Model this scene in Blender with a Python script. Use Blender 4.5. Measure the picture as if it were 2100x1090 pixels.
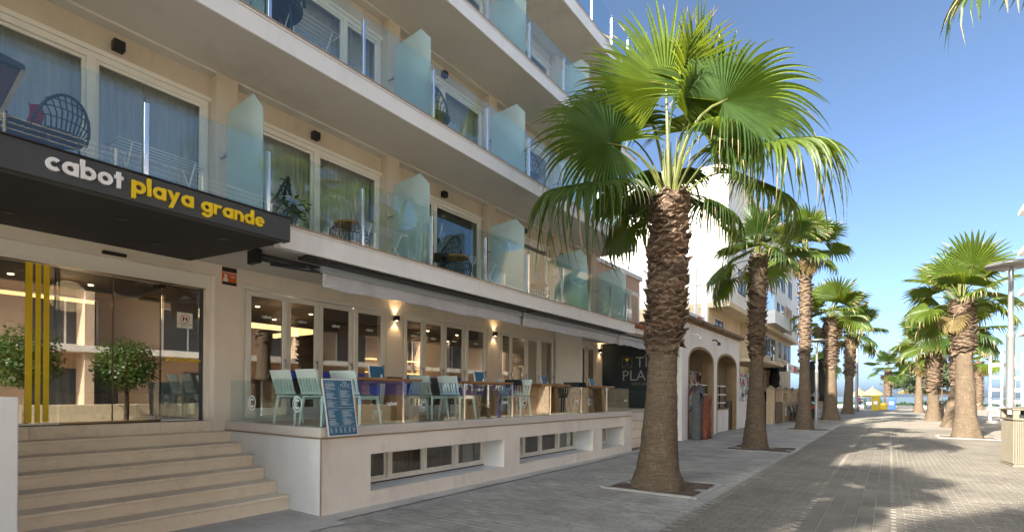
import bpy, math, random
from mathutils import Vector, Matrix

for o in list(bpy.data.objects):
    bpy.data.objects.remove(o)
SC = bpy.context.scene
COL = SC.collection
R = math.radians
RNG = random.Random(7)

# ------------------------------------------------------------ camera
cam_d = bpy.data.cameras.new('camera')
cam = bpy.data.objects.new('camera', cam_d)
COL.objects.link(cam)
SC.camera = cam
cam_d.sensor_width = 36.0
cam_d.sensor_fit = 'HORIZONTAL'
cam_d.lens = 1072 / 2100 * 36
cam_d.shift_x = 0.00094
cam_d.shift_y = 262.17 / 2100
cam_d.clip_start = 0.05
cam_d.clip_end = 40000
cam.matrix_world = (Matrix.Translation((0, 0, 1.6)) @ Matrix.Rotation(R(35.9 - 90), 4, 'Z')
                    @ Matrix.Rotation(R(90), 4, 'X') @ Matrix.Rotation(R(0.431), 4, 'Z'))

# ------------------------------------------------------------ sky and sun
SUN_EL, SUN_AZ = 25.0, 12.3          # light runs along +X, turned 12.3 degrees towards -Y
Ldir = Vector((math.cos(R(SUN_EL)) * math.cos(R(SUN_AZ)), -math.cos(R(SUN_EL)) * math.sin(R(SUN_AZ)), -math.sin(R(SUN_EL))))
w = bpy.data.worlds.new('World')
SC.world = w
w.use_nodes = True
nt = w.node_tree
nt.nodes.clear()
sky = nt.nodes.new('ShaderNodeTexSky')
sky.sky_type = 'NISHITA'
sky.sun_disc = False
sky.sun_elevation = R(SUN_EL)
sky.sun_rotation = math.atan2(-Ldir.x, -Ldir.y)
sky.air_density = 0.23
sky.dust_density = 2.6
sky.ozone_density = 1.6
bg = nt.nodes.new('ShaderNodeBackground')
bg.inputs[1].default_value = 0.15
out = nt.nodes.new('ShaderNodeOutputWorld')
wb = nt.nodes.new('ShaderNodeMix')          # white balance of the whole sky, even in every direction
wb.data_type = 'RGBA'; wb.blend_type = 'MULTIPLY'; wb.inputs[0].default_value = 1
wb.inputs[7].default_value = (0.89, 0.99, 0.93, 1)
nt.links.new(sky.outputs[0], wb.inputs[6])
nt.links.new(wb.outputs[2], bg.inputs[0])
nt.links.new(bg.outputs[0], out.inputs[0])

sun_d = bpy.data.lights.new('sun', 'SUN')
sun_d.energy = 4.5
sun_d.angle = R(0.6)
sun_d.color = (1.0, 0.93, 0.79)
sun = bpy.data.objects.new('sun', sun_d)
COL.objects.link(sun)
sun.rotation_euler = Ldir.to_track_quat('-Z', 'Y').to_euler()
sun.location = (-20, 10, 30)

SC.render.engine = 'CYCLES'
SC.view_settings.view_transform = 'Standard'
SC.view_settings.look = 'None'
SC.view_settings.gamma = 1.0
SC.view_settings.use_curve_mapping = False
SC.view_settings.exposure = 2.12
SC.cycles.transparent_max_bounces = 24
SC.cycles.max_bounces = 8

# ------------------------------------------------------------ materials
MATS = {}
def lin(r, g, b):
    f = lambda c: c / 12.92 if c <= 0.04045 else ((c + 0.055) / 1.055) ** 2.4
    return (f(r / 255), f(g / 255), f(b / 255), 1)

def mat(name, col, rough=0.6, metal=0.0, var=0.0, vscale=2.5, bump=0.0, bscale=60.0, spec=0.5, col2=None,
        stretch=(1, 1, 1), island=0.0, coords='world', emit=None, estr=0.0, fine=0.0):
    """procedural principled material: two scales of noise on the colour, noise relief"""
    m = bpy.data.materials.new(name)
    m.use_nodes = True
    n = m.node_tree.nodes
    l = m.node_tree.links
    b = n['Principled BSDF']
    c = tuple(col[:3]) + (1,)
    b.inputs['Base Color'].default_value = c
    b.inputs['Roughness'].default_value = rough
    b.inputs['Metallic'].default_value = metal
    b.inputs['Specular IOR Level'].default_value = spec
    if coords == 'world':
        src = n.new('ShaderNodeNewGeometry').outputs['Position']
    else:
        src = n.new('ShaderNodeTexCoord').outputs['Object']
    mp = n.new('ShaderNodeMapping')
    mp.inputs['Scale'].default_value = stretch
    l.new(src, mp.inputs['Vector'])
    last = None
    if var > 0 or col2 is not None:
        t = n.new('ShaderNodeTexNoise')
        t.inputs['Scale'].default_value = vscale
        t.inputs['Detail'].default_value = 6
        t.inputs['Roughness'].default_value = 0.62
        l.new(mp.outputs[0], t.inputs['Vector'])
        rmp = n.new('ShaderNodeMapRange')
        rmp.inputs[1].default_value = 0.3
        rmp.inputs[2].default_value = 0.7
        l.new(t.outputs['Fac'], rmp.inputs[0])
        mx = n.new('ShaderNodeMix')
        mx.data_type = 'RGBA'
        a = tuple(max(0, x * (1 - var)) for x in c[:3]) + (1,)
        d = tuple(col2[:3]) + (1,) if col2 is not None else tuple(min(1, x * (1 + var)) for x in c[:3]) + (1,)
        mx.inputs[6].default_value = a
        mx.inputs[7].default_value = d
        l.new(rmp.outputs[0], mx.inputs[0])
        last = mx.outputs[2]
    if fine > 0:
        t2 = n.new('ShaderNodeTexNoise')
        t2.inputs['Scale'].default_value = bscale * 1.7
        t2.inputs['Detail'].default_value = 3
        l.new(mp.outputs[0], t2.inputs['Vector'])
        mr = n.new('ShaderNodeMapRange')
        mr.inputs[1].default_value = 0.25
        mr.inputs[2].default_value = 0.75
        mr.inputs[3].default_value = 1 - fine
        mr.inputs[4].default_value = 1 + fine
        l.new(t2.outputs['Fac'], mr.inputs[0])
        mu = n.new('ShaderNodeMix')
        mu.data_type = 'RGBA'
        mu.blend_type = 'MULTIPLY'
        mu.inputs[0].default_value = 1
        if last: l.new(last, mu.inputs[6])
        else: mu.inputs[6].default_value = c
        l.new(mr.outputs[0], mu.inputs[7])
        last = mu.outputs[2]
    if island > 0:
        g = n.new('ShaderNodeNewGeometry')
        oi = n.new('ShaderNodeObjectInfo')
        ad = n.new('ShaderNodeMath'); ad.operation = 'ADD'
        l.new(g.outputs['Random Per Island'], ad.inputs[0])
        l.new(oi.outputs['Random'], ad.inputs[1])
        fr = n.new('ShaderNodeMath'); fr.operation = 'FRACT'
        l.new(ad.outputs[0], fr.inputs[0])
        mr = n.new('ShaderNodeMapRange')
        mr.inputs[3].default_value = 1 - island
        mr.inputs[4].default_value = 1 + island
        l.new(fr.outputs[0], mr.inputs[0])
        mu = n.new('ShaderNodeMix')
        mu.data_type = 'RGBA'
        mu.blend_type = 'MULTIPLY'
        mu.inputs[0].default_value = 1
        if last: l.new(last, mu.inputs[6])
        else: mu.inputs[6].default_value = c
        l.new(mr.outputs[0], mu.inputs[7])
        last = mu.outputs[2]
    if last: l.new(last, b.inputs['Base Color'])
    if bump > 0:
        t = n.new('ShaderNodeTexNoise')
        t.inputs['Scale'].default_value = bscale
        t.inputs['Detail'].default_value = 5
        l.new(mp.outputs[0], t.inputs['Vector'])
        bp = n.new('ShaderNodeBump')
        bp.inputs['Strength'].default_value = bump
        bp.inputs['Distance'].default_value = 0.01
        l.new(t.outputs['Fac'], bp.inputs['Height'])
        l.new(bp.outputs[0], b.inputs['Normal'])
    if emit:
        b.inputs['Emission Color'].default_value = tuple(emit[:3]) + (1,)
        b.inputs['Emission Strength'].default_value = estr
    MATS[name] = m
    return m

def glass(name, tint=(0.9, 0.95, 0.93), boost=1.6, base=0.02, rough=0.0, haze=0.0, hcol=(0.8, 0.9, 0.88)):
    """thin pane: clear transmission with Fresnel reflection on top, optional frosting"""
    m = bpy.data.materials.new(name)
    m.use_nodes = True
    n = m.node_tree.nodes
    l = m.node_tree.links
    n.clear()
    o = n.new('ShaderNodeOutputMaterial')
    tr = n.new('ShaderNodeBsdfTransparent'); tr.inputs[0].default_value = tuple(tint) + (1,)
    gl = n.new('ShaderNodeBsdfGlossy'); gl.inputs['Roughness'].default_value = rough
    gl.inputs['Color'].default_value = (1, 1, 1, 1)
    fr = n.new('ShaderNodeFresnel')
    ge = n.new('ShaderNodeNewGeometry')
    io = n.new('ShaderNodeMapRange'); io.inputs[3].default_value = 1.5; io.inputs[4].default_value = 1 / 1.5
    l.new(ge.outputs['Backfacing'], io.inputs[0]); l.new(io.outputs[0], fr.inputs['IOR'])
    ma = n.new('ShaderNodeMath'); ma.operation = 'MULTIPLY_ADD'; ma.use_clamp = True
    ma.inputs[1].default_value = boost
    ma.inputs[2].default_value = base
    l.new(fr.outputs[0], ma.inputs[0])
    cur = tr.outputs[0]
    if haze > 0:
        df = n.new('ShaderNodeBsdfDiffuse'); df.inputs[0].default_value = tuple(hcol) + (1,)
        tl = n.new('ShaderNodeBsdfTranslucent'); tl.inputs[0].default_value = tuple(hcol) + (1,)
        m0 = n.new('ShaderNodeMixShader'); m0.inputs[0].default_value = 0.5
        l.new(df.outputs[0], m0.inputs[1]); l.new(tl.outputs[0], m0.inputs[2])
        m1 = n.new('ShaderNodeMixShader'); m1.inputs[0].default_value = haze
        l.new(cur, m1.inputs[1]); l.new(m0.outputs[0], m1.inputs[2])
        cur = m1.outputs[0]
    mx = n.new('ShaderNodeMixShader')
    l.new(ma.outputs[0], mx.inputs[0]); l.new(cur, mx.inputs[1]); l.new(gl.outputs[0], mx.inputs[2])
    l.new(mx.outputs[0], o.inputs[0])
    MATS[name] = m
    return m

def leafmat(name, col, tcol, trans=0.45, rough=0.45, var=0.25, island=0.25):
    m = mat(name, col, rough, var=var, vscale=5.0, island=island, coords='obj', spec=0.4)
    n = m.node_tree.nodes
    l = m.node_tree.links
    b = n['Principled BSDF']
    tl = n.new('ShaderNodeBsdfTranslucent'); tl.inputs[0].default_value = tuple(tcol) + (1,)
    mx = n.new('ShaderNodeMixShader'); mx.inputs[0].default_value = trans
    o = n['Material Output']
    l.new(b.outputs[0], mx.inputs[1]); l.new(tl.outputs[0], mx.inputs[2]); l.new(mx.outputs[0], o.inputs[0])
    return m

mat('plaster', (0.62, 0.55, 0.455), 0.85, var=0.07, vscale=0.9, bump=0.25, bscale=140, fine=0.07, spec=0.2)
mat('plaster_low', (0.84, 0.765, 0.665), 0.85, var=0.06, vscale=0.9, bump=0.25, bscale=140, fine=0.06, spec=0.2)  # lighter copy of plaster, brightened to make up for weak light at ground level
mat('plaster_plinth', (0.80, 0.735, 0.66), 0.85, var=0.08, vscale=1.1, bump=0.22, bscale=130, fine=0.06, spec=0.2)
mat('plaster_grey', (0.74, 0.74, 0.74), 0.85, var=0.05, vscale=1.2, bump=0.2, bscale=140, fine=0.05, spec=0.2)
mat('soffit', (0.68, 0.65, 0.61), 0.9, var=0.04, vscale=0.8, bump=0.15, bscale=120, fine=0.06, spec=0.15)
mat('white_paint', (0.80, 0.80, 0.80), 0.7, var=0.04, vscale=1.3, bump=0.08, bscale=90, spec=0.3)
mat('white_render', (0.83, 0.80, 0.76), 0.85, var=0.05, vscale=0.5, bump=0.2, bscale=60, spec=0.2)
mat('cream_render', (0.66, 0.54, 0.38), 0.85, var=0.08, vscale=0.6, bump=0.2, bscale=60, spec=0.2)
mat('peach_render', (0.58, 0.42, 0.30), 0.85, var=0.07, vscale=0.7, bump=0.2, bscale=80, spec=0.2)
mat('tan_panel', (0.42, 0.31, 0.20), 0.8, var=0.12, vscale=2, bump=0.2, bscale=60)
mat('brown_trim', (0.36, 0.26, 0.18), 0.6, var=0.15, vscale=6)
mat('upvc', (0.80, 0.78, 0.73), 0.35, var=0.03, vscale=4, spec=0.5)
mat('dark_clad', (0.060, 0.066, 0.076), 0.5, var=0.10, vscale=2, bump=0.06, bscale=200, spec=0.4)
mat('dark_soffit', (0.035, 0.034, 0.035), 0.7, var=0.15, vscale=4, bump=0.1, bscale=150, fine=0.15, spec=0.3)
mat('black_metal', (0.012, 0.012, 0.013), 0.45, spec=0.5, var=0.1, vscale=8)
mat('chrome', (0.80, 0.80, 0.80), 0.12, metal=1.0, var=0.03, vscale=5)
mat('grey_metal', (0.32, 0.33, 0.34), 0.4, metal=0.7, var=0.08, vscale=6)
mat('letter_white', (0.78, 0.78, 0.80), 0.4, var=0.02, vscale=5)
mat('letter_yellow', (0.80, 0.56, 0.005), 0.4, var=0.03, vscale=5)
mat('yellow_film', (0.72, 0.50, 0.0), 0.5, var=0.03, vscale=5)
mat('curtain', (0.62, 0.60, 0.57), 0.9, var=0.12, vscale=3, stretch=(8, 8, 0.3), fine=0.1, bscale=30)
mat('curtain_brown', (0.30, 0.25, 0.22), 0.9, var=0.2, vscale=3, stretch=(8, 8, 0.3), fine=0.1, bscale=30)
mat('step_stone', (0.86, 0.75, 0.60), 0.6, var=0.08, vscale=3, bump=0.08, bscale=120, fine=0.06, island=0.05)
mat('tile_floor', (0.40, 0.34, 0.27), 0.45, var=0.10, vscale=3, fine=0.05, bscale=60, island=0.06)
mat('sill_stone', (0.62, 0.57, 0.52), 0.6, var=0.06, vscale=2, bump=0.06, bscale=120, fine=0.04)
mat('concrete', (0.46, 0.44, 0.41), 0.85, var=0.16, vscale=1.2, bump=0.35, bscale=60, fine=0.12)
mat('asphalt', (0.30, 0.285, 0.265), 0.85, var=0.20, vscale=0.9, bump=0.4, bscale=70, fine=0.22)
mat('paving_base', (0.26, 0.228, 0.19), 0.9, var=0.22, vscale=0.7, bump=0.4, bscale=50, fine=0.18)
mat('paver_grey', (0.30, 0.282, 0.262), 0.88, var=0.26, vscale=0.9, bump=0.35, bscale=90, fine=0.16, island=0.12)
mat('paver', (0.158, 0.139, 0.116), 0.85, var=0.20, vscale=0.8, bump=0.35, bscale=90, fine=0.13, island=0.13)
mat('joint_sand', (0.27, 0.25, 0.225), 0.95, var=0.15, vscale=4, bump=0.3, bscale=80)
mat('soil', (0.085, 0.055, 0.035), 0.95, var=0.3, vscale=6, bump=0.6, bscale=40, fine=0.2)
mat('kerb', (0.34, 0.32, 0.30), 0.85, var=0.12, vscale=3, bump=0.25, bscale=80, fine=0.08)
mat('sand', (0.50, 0.40, 0.27), 0.95, var=0.12, vscale=0.3, bump=0.4, bscale=6)
mat('wood', (0.36, 0.17, 0.055), 0.45, var=0.30, vscale=5, stretch=(1, 9, 9), bump=0.1, bscale=30)
mat('mint_plastic', (0.62, 0.72, 0.68), 0.45, var=0.04, vscale=5, coords='obj')
mat('dark_plastic', (0.028, 0.036, 0.042), 0.45, var=0.05, vscale=5, coords='obj')
mat('rattan', (0.030, 0.036, 0.042), 0.6, var=0.25, vscale=20, coords='obj')
mat('awning_cloth', (0.52, 0.55, 0.62), 0.9, var=0.07, vscale=2.5, bump=0.3, bscale=5, fine=0.05)
mat('awning_bar', (0.36, 0.43, 0.50), 0.4, metal=0.0, var=0.05, vscale=4)
mat('board_blue', (0.020, 0.125, 0.235), 0.4, var=0.12, vscale=4)
mat('print_pale', (0.48, 0.60, 0.66), 0.6, var=0.1, vscale=30)
mat('navy_wall', (0.012, 0.026, 0.038), 0.6, var=0.1, vscale=3, bump=0.1, bscale=80)
mat('logo_pale', (0.36, 0.37, 0.37), 0.5, var=0.05, vscale=6)
mat('logo_olive', (0.30, 0.29, 0.09), 0.5, var=0.05, vscale=6)
mat('decal_white', (0.75, 0.82, 0.85), 0.5, var=0.03, vscale=9)
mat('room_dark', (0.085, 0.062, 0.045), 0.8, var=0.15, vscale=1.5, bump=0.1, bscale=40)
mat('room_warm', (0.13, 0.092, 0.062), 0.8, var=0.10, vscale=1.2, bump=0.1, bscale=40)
mat('lamp_glow', (1, 0.8, 0.5), 0.5, emit=(1.0, 0.78, 0.48), estr=5, var=0.01)
mat('cove_glow', (1, 0.8, 0.5), 0.5, emit=(1.0, 0.66, 0.28), estr=1.2, var=0.01)
mat('sticker_orange', (0.70, 0.13, 0.02), 0.5, var=0.05, vscale=9)
mat('sticker_black', (0.02, 0.018, 0.02), 0.5, var=0.05, vscale=9)
mat('sticker_white', (0.75, 0.75, 0.72), 0.5, var=0.05, vscale=9)
mat('sticker_red', (0.55, 0.04, 0.03), 0.5, var=0.08, vscale=9)
mat('sticker_green', (0.10, 0.24, 0.18), 0.5, var=0.08, vscale=9)
mat('sticker_cyan', (0.18, 0.32, 0.42), 0.5, var=0.08, vscale=9)
mat('bin_taupe', (0.16, 0.135, 0.10), 0.55, var=0.10, vscale=5, bump=0.08, bscale=100)
mat('bin_yellow', (0.40, 0.27, 0.015), 0.45, var=0.08, vscale=4)
mat('bin_blue', (0.012, 0.06, 0.22), 0.45, var=0.08, vscale=4)
mat('bin_dark', (0.022, 0.035, 0.040), 0.5, var=0.08, vscale=4)
mat('lamp_grey', (0.24, 0.235, 0.23), 0.4, metal=0.5, var=0.08, vscale=5)
mat('diffuser', (0.45, 0.44, 0.42), 0.4, var=0.03, vscale=5)
mat('shutter', (0.055, 0.07, 0.085), 0.6, var=0.15, vscale=6)
mat('shutter_green', (0.020, 0.075, 0.035), 0.6, var=0.15, vscale=6)
mat('terracotta', (0.34, 0.13, 0.075), 0.85, var=0.25, vscale=4, island=0.2)
mat('old_tile', (0.20, 0.135, 0.085), 0.9, var=0.3, vscale=4, island=0.25)
mat('arch_trim', (0.28, 0.19, 0.095), 0.8, var=0.18, vscale=3, bump=0.25, bscale=60)
mat('rust_red', (0.20, 0.06, 0.032), 0.8, var=0.35, vscale=9, bump=0.5, bscale=40)
mat('tarp_grey', (0.075, 0.078, 0.082), 0.6, var=0.25, vscale=5, bump=0.4, bscale=12)
mat('dark_wood', (0.045, 0.022, 0.014), 0.6, var=0.2, vscale=8)
mat('fence_wood', (0.15, 0.105, 0.065), 0.8, var=0.2, vscale=6, stretch=(4, 4, 0.5))
mat('balustrade_stone', (0.50, 0.38, 0.245), 0.85, var=0.12, vscale=3, bump=0.2, bscale=60)
mat('parasol_black', (0.012, 0.014, 0.017), 0.8, var=0.2, vscale=5)
mat('straw', (0.34, 0.235, 0.105), 0.95, var=0.25, vscale=6, bump=0.6, bscale=30)
mat('wine_cloth', (0.16, 0.022, 0.055), 0.8, var=0.1, vscale=8)
mat('red_cloth', (0.42, 0.02, 0.025), 0.8, var=0.1, vscale=8)
mat('navy_cloth', (0.02, 0.03, 0.06), 0.8, var=0.1, vscale=8)
mat('skin', (0.42, 0.23, 0.15), 0.6, var=0.05, vscale=20)
mat('hair', (0.02, 0.014, 0.01), 0.7, var=0.1, vscale=20)
mat('sky_blue_cushion', (0.20, 0.42, 0.66), 0.8, var=0.08, vscale=5, bump=0.2, bscale=60)
mat('leather_brown', (0.075, 0.030, 0.020), 0.5, var=0.15, vscale=6, bump=0.2, bscale=80)
mat('towel_blue', (0.05, 0.10, 0.24), 0.9, col2=(0.55, 0.58, 0.62), vscale=14, bump=0.3, bscale=60)
mat('blue_sign', (0.012, 0.045, 0.30), 0.4, var=0.05, vscale=3)
mat('sea', (0.11, 0.15, 0.165), 0.45, var=0.25, vscale=0.02, stretch=(1, 0.2, 1), bump=0.5, bscale=0.6, spec=0.5)
glass('pane_glass', (0.88, 0.90, 0.89), 1.1, 0.03)
glass('entrance_glass', (0.62, 0.62, 0.60), 3.4, 0.09)
glass('door_glass', (0.62, 0.62, 0.60), 2.0, 0.05)
glass('rail_glass', (0.90, 0.965, 0.962), 1.0, 0.01)
glass('frosted_glass', (0.90, 0.97, 0.95), 0.5, 0.0, haze=0.5, hcol=(0.70, 0.85, 0.86))
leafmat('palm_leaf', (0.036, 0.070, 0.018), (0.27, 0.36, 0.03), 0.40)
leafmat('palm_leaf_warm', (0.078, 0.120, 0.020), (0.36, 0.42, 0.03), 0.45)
leafmat('palm_leaf_dry', (0.20, 0.155, 0.075), (0.35, 0.24, 0.08), 0.3)
mat('petiole', (0.105, 0.115, 0.030), 0.5, var=0.3, vscale=5, coords='obj')
mat('frond_fibre', (0.22, 0.165, 0.085), 0.8, var=0.2, vscale=8, coords='obj')
mat('bark_boot', (0.140, 0.093, 0.064), 0.85, var=0.45, vscale=9, bump=0.8, bscale=45, fine=0.2, island=0.4, coords='obj')
def barkmat(name, col, dark):
    m = mat(name, col, 0.92, var=0.28, vscale=3, coords='obj', spec=0.2)
    n = m.node_tree.nodes; l = m.node_tree.links; b = n['Principled BSDF']
    tc = n.new('ShaderNodeTexCoord')
    hs = []
    for sc, st in ((1.0, (5, 5, 85)), (1.0, (75, 75, 9))):
        mp = n.new('ShaderNodeMapping'); mp.inputs['Scale'].default_value = st
        l.new(tc.outputs['Object'], mp.inputs['Vector'])
        t = n.new('ShaderNodeTexNoise'); t.inputs['Scale'].default_value = sc; t.inputs['Detail'].default_value = 2
        l.new(mp.outputs[0], t.inputs['Vector'])
        r = n.new('ShaderNodeMapRange'); r.inputs[1].default_value = .34; r.inputs[2].default_value = .54
        l.new(t.outputs['Fac'], r.inputs[0]); hs.append(r.outputs[0])
    mn = n.new('ShaderNodeMath'); mn.operation = 'MULTIPLY'
    l.new(hs[0], mn.inputs[0]); l.new(hs[1], mn.inputs[1])
    old = b.inputs['Base Color'].links[0].from_socket
    mx = n.new('ShaderNodeMix'); mx.data_type = 'RGBA'; mx.inputs[6].default_value = tuple(dark) + (1,)
    l.new(mn.outputs[0], mx.inputs[0]); l.new(old, mx.inputs[7]); l.new(mx.outputs[2], b.inputs['Base Color'])
    bp = n.new('ShaderNodeBump'); bp.inputs['Strength'].default_value = .7; bp.inputs['Distance'].default_value = .012
    l.new(mn.outputs[0], bp.inputs['Height']); l.new(bp.outputs[0], b.inputs['Normal'])
barkmat('bark_smooth', (0.165, 0.122, 0.085), (0.088, 0.064, 0.043))
mat('bark_wood', (0.10, 0.07, 0.05), 0.9, var=0.3, vscale=6, bump=0.6, bscale=30)
leafmat('ficus_leaf', (0.045, 0.095, 0.018), (0.14, 0.24, 0.02), 0.35)
leafmat('tamarisk_leaf', (0.060, 0.085, 0.045), (0.12, 0.16, 0.05), 0.3)
leafmat('hedge_leaf', (0.040, 0.080, 0.022), (0.10, 0.18, 0.02), 0.3)
leafmat('plant_leaf', (0.03, 0.08, 0.03), (0.08, 0.2, 0.04), 0.3)

def weather(name, amt, sc, st):
    """run-off streaks and patches over a finished material"""
    m = MATS[name]; n = m.node_tree.nodes; l = m.node_tree.links; b = n['Principled BSDF']
    g = n.new('ShaderNodeNewGeometry'); mp = n.new('ShaderNodeMapping'); mp.inputs['Scale'].default_value = st
    l.new(g.outputs['Position'], mp.inputs['Vector'])
    t = n.new('ShaderNodeTexNoise'); t.inputs['Scale'].default_value = sc; t.inputs['Detail'].default_value = 8; t.inputs['Roughness'].default_value = .7
    l.new(mp.outputs[0], t.inputs['Vector'])
    r = n.new('ShaderNodeMapRange'); r.inputs[1].default_value = .52; r.inputs[2].default_value = .78; r.inputs[3].default_value = 1; r.inputs[4].default_value = 1 - amt
    l.new(t.outputs['Fac'], r.inputs[0])
    mx = n.new('ShaderNodeMix'); mx.data_type = 'RGBA'; mx.blend_type = 'MULTIPLY'; mx.inputs[0].default_value = 1
    old = b.inputs['Base Color'].links[0].from_socket
    l.new(old, mx.inputs[6]); l.new(r.outputs[0], mx.inputs[7]); l.new(mx.outputs[2], b.inputs['Base Color'])
weather('white_paint', .16, 2.2, (1, 1, .22)); weather('plaster_plinth', .30, 1.3, (1, 1, .45)); weather('plaster_grey', .16, 1.6, (1, 1, .4))
weather('plaster', .22, 1.4, (1, 1, .3)); weather('plaster_low', .2, 1.4, (1, 1, .3)); weather('soffit', .2, 1.0, (1, 1, 1)); weather('step_stone', .35, 3.0, (1, 1, 1))
weather('asphalt', .45, 1.1, (1, 1, 1)); weather('paver', .40, 0.9, (1, 1, 1)); weather('paver_grey', .45, 1.1, (1, 1, 1)); weather('concrete', .35, 2, (1, 1, 1))
weather('white_render', .25, .8, (1, 1, .3)); weather('cream_render', .3, .9, (1, 1, .3)); weather('awning_cloth', .25, 1.5, (1, 1, .6))

# ------------------------------------------------------------ mesh helpers
class MB:
    def __init__(s):
        s.v = []; s.f = []; s.m = []
        s.mi = 0
    def add(s, vs, fs):
        o = len(s.v)
        s.v += [tuple(p) for p in vs]
        s.f += [tuple(i + o for i in f) for f in fs]
        s.m += [s.mi] * len(fs)
        return s
    def box(s, x0, x1, y0, y1, z0, z1):
        return s.add([(x0, y0, z0), (x1, y0, z0), (x1, y1, z0), (x0, y1, z0), (x0, y0, z1), (x1, y0, z1), (x1, y1, z1), (x0, y1, z1)],
                     [(0, 3, 2, 1), (4, 5, 6, 7), (0, 1, 5, 4), (1, 2, 6, 5), (2, 3, 7, 6), (3, 0, 4, 7)])
    def hexa(s, p):
        return s.add(p, [(0, 3, 2, 1), (4, 5, 6, 7), (0, 1, 5, 4), (1, 2, 6, 5), (2, 3, 7, 6), (3, 0, 4, 7)])
    def bar(s, a, b, w, d, up=(0, 0, 1), w2=None, d2=None):
        """box beam from a to b, width w (sideways) and depth d (along up)"""
        a = Vector(a); b = Vector(b)
        t = (b - a).normalized()
        u = Vector(up)
        sd = t.cross(u)
        if sd.length < 1e-5: sd = t.cross(Vector((1, 0, 0)))
        sd.normalize(); u = sd.cross(t)
        w2 = w if w2 is None else w2; d2 = d if d2 is None else d2
        q = lambda c, ww, dd: [c - sd * ww / 2 - u * dd / 2, c + sd * ww / 2 - u * dd / 2, c + sd * ww / 2 + u * dd / 2, c - sd * ww / 2 + u * dd / 2]
        return s.hexa(q(a, w, d) + q(b, w2, d2))
    def tube(s, pts, rad, n=8, cap=True, flat=1.0):
        pts = [Vector(p) for p in pts]
        if not isinstance(rad, (list, tuple)): rad = [rad] * len(pts)
        vs = []; fs = []
        prev = None
        for i, p in enumerate(pts):
            t = (pts[min(i + 1, len(pts) - 1)] - pts[max(i - 1, 0)]).normalized()
            if prev is None:
                a = t.cross(Vector((0, 0, 1)))
                if a.length < 1e-4: a = Vector((1, 0, 0))
            else:
                a = prev - t * prev.dot(t)
            a.normalize(); prev = a
            bb = t.cross(a)
            for k in range(n):
                an = 2 * math.pi * k / n
                vs.append(p + (a * math.cos(an) + bb * math.sin(an) * flat) * rad[i])
        for i in range(len(pts) - 1):
            for k in range(n):
                k2 = (k + 1) % n
                fs.append((i * n + k, i * n + k2, (i + 1) * n + k2, (i + 1) * n + k))
        if cap:
            fs.append(tuple(range(n))[::-1])
            fs.append(tuple((len(pts) - 1) * n + k for k in range(n)))
        return s.add(vs, fs)
    def lathe(s, prof, n=20, c=(0, 0, 0), sx=1, sy=1):
        vs = []; fs = []
        for r, z in prof:
            for k in range(n):
                a = 2 * math.pi * k / n
                vs.append((c[0] + r * math.cos(a) * sx, c[1] + r * math.sin(a) * sy, c[2] + z))
        for i in range(len(prof) - 1):
            for k in range(n):
                k2 = (k + 1) % n
                fs.append((i * n + k, i * n + k2, (i + 1) * n + k2, (i + 1) * n + k))
        fs.append(tuple(range(n))[::-1])
        fs.append(tuple((len(prof) - 1) * n + k for k in range(n)))
        return s.add(vs, fs)
    def prism(s, poly, f0, f1):
        """poly: 2-D outline, f0/f1 map (a,b)->3-D for the two ends"""
        n = len(poly)
        vs = [f0(*p) for p in poly] + [f1(*p) for p in poly]
        fs = [tuple(range(n))[::-1], tuple(range(n, 2 * n))]
        fs += [(i, (i + 1) % n, n + (i + 1) % n, n + i) for i in range(n)]
        return s.add(vs, fs)
    def grid(s, fn, nu, nv):
        vs = [fn(i / nu, j / nv) for j in range(nv + 1) for i in range(nu + 1)]
        fs = [(j * (nu + 1) + i, j * (nu + 1) + i + 1, (j + 1) * (nu + 1) + i + 1, (j + 1) * (nu + 1) + i) for j in range(nv) for i in range(nu)]
        return s.add(vs, fs)
    def quad(s, a, b, c, d):
        return s.add([a, b, c, d], [(0, 1, 2, 3)])
    def mesh(s, name, mats, smooth=False, off=(0, 0, 0)):
        me = bpy.data.meshes.new(name)
        if any(off): vs = [(p[0] - off[0], p[1] - off[1], p[2] - off[2]) for p in s.v]
        else: vs = s.v
        me.from_pydata(vs, [], s.f)
        for m in (mats if isinstance(mats, (list, tuple)) else [mats]):
            me.materials.append(MATS[m])
        if any(s.m): me.polygons.foreach_set('material_index', s.m)
        if smooth: me.polygons.foreach_set('use_smooth', [True] * len(me.polygons))
        me.update()
        return me

WL = {}
def put(name, me, parent=None, loc=None):
    o = bpy.data.objects.new(name, me)
    COL.objects.link(o)
    if parent is not None:
        o.parent = parent
        WL[o.name] = WL[parent.name]
    if loc is not None: o.location = loc
    return o
def build(mb, name, mats, parent=None, smooth=False, bevel=0.0, kind=None, seg=1):
    """world coordinates in; the object's origin is its parent's origin (or the foot of its own box)"""
    if parent is not None: off = WL[parent.name]
    else:
        xs = [p[0] for p in mb.v]; ys = [p[1] for p in mb.v]; zs = [p[2] for p in mb.v]
        off = ((min(xs) + max(xs)) / 2, (min(ys) + max(ys)) / 2, min(zs))
    o = put(name, mb.mesh(name, mats, smooth, off), parent)
    if parent is None:
        o.location = off; WL[o.name] = off
    if bevel:
        b = o.modifiers.new('bevel', 'BEVEL'); b.width = bevel; b.segments = seg; b.limit_method = 'ANGLE'; b.angle_limit = R(40)
    if kind: o['kind'] = kind
    return o
def thing(name, label, cat, loc=(0, 0, 0), group=None, rz=0):
    e = bpy.data.objects.new(name, None)
    e.empty_display_size = 0.2
    COL.objects.link(e)
    e.location = loc
    e.rotation_euler = (0, 0, rz)
    WL[e.name] = tuple(loc)
    return tag(e, label, cat, group)
def tag(o, label, cat, group=None):
    o['label'] = label; o['category'] = cat
    if group: o['group'] = group
    return o
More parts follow.
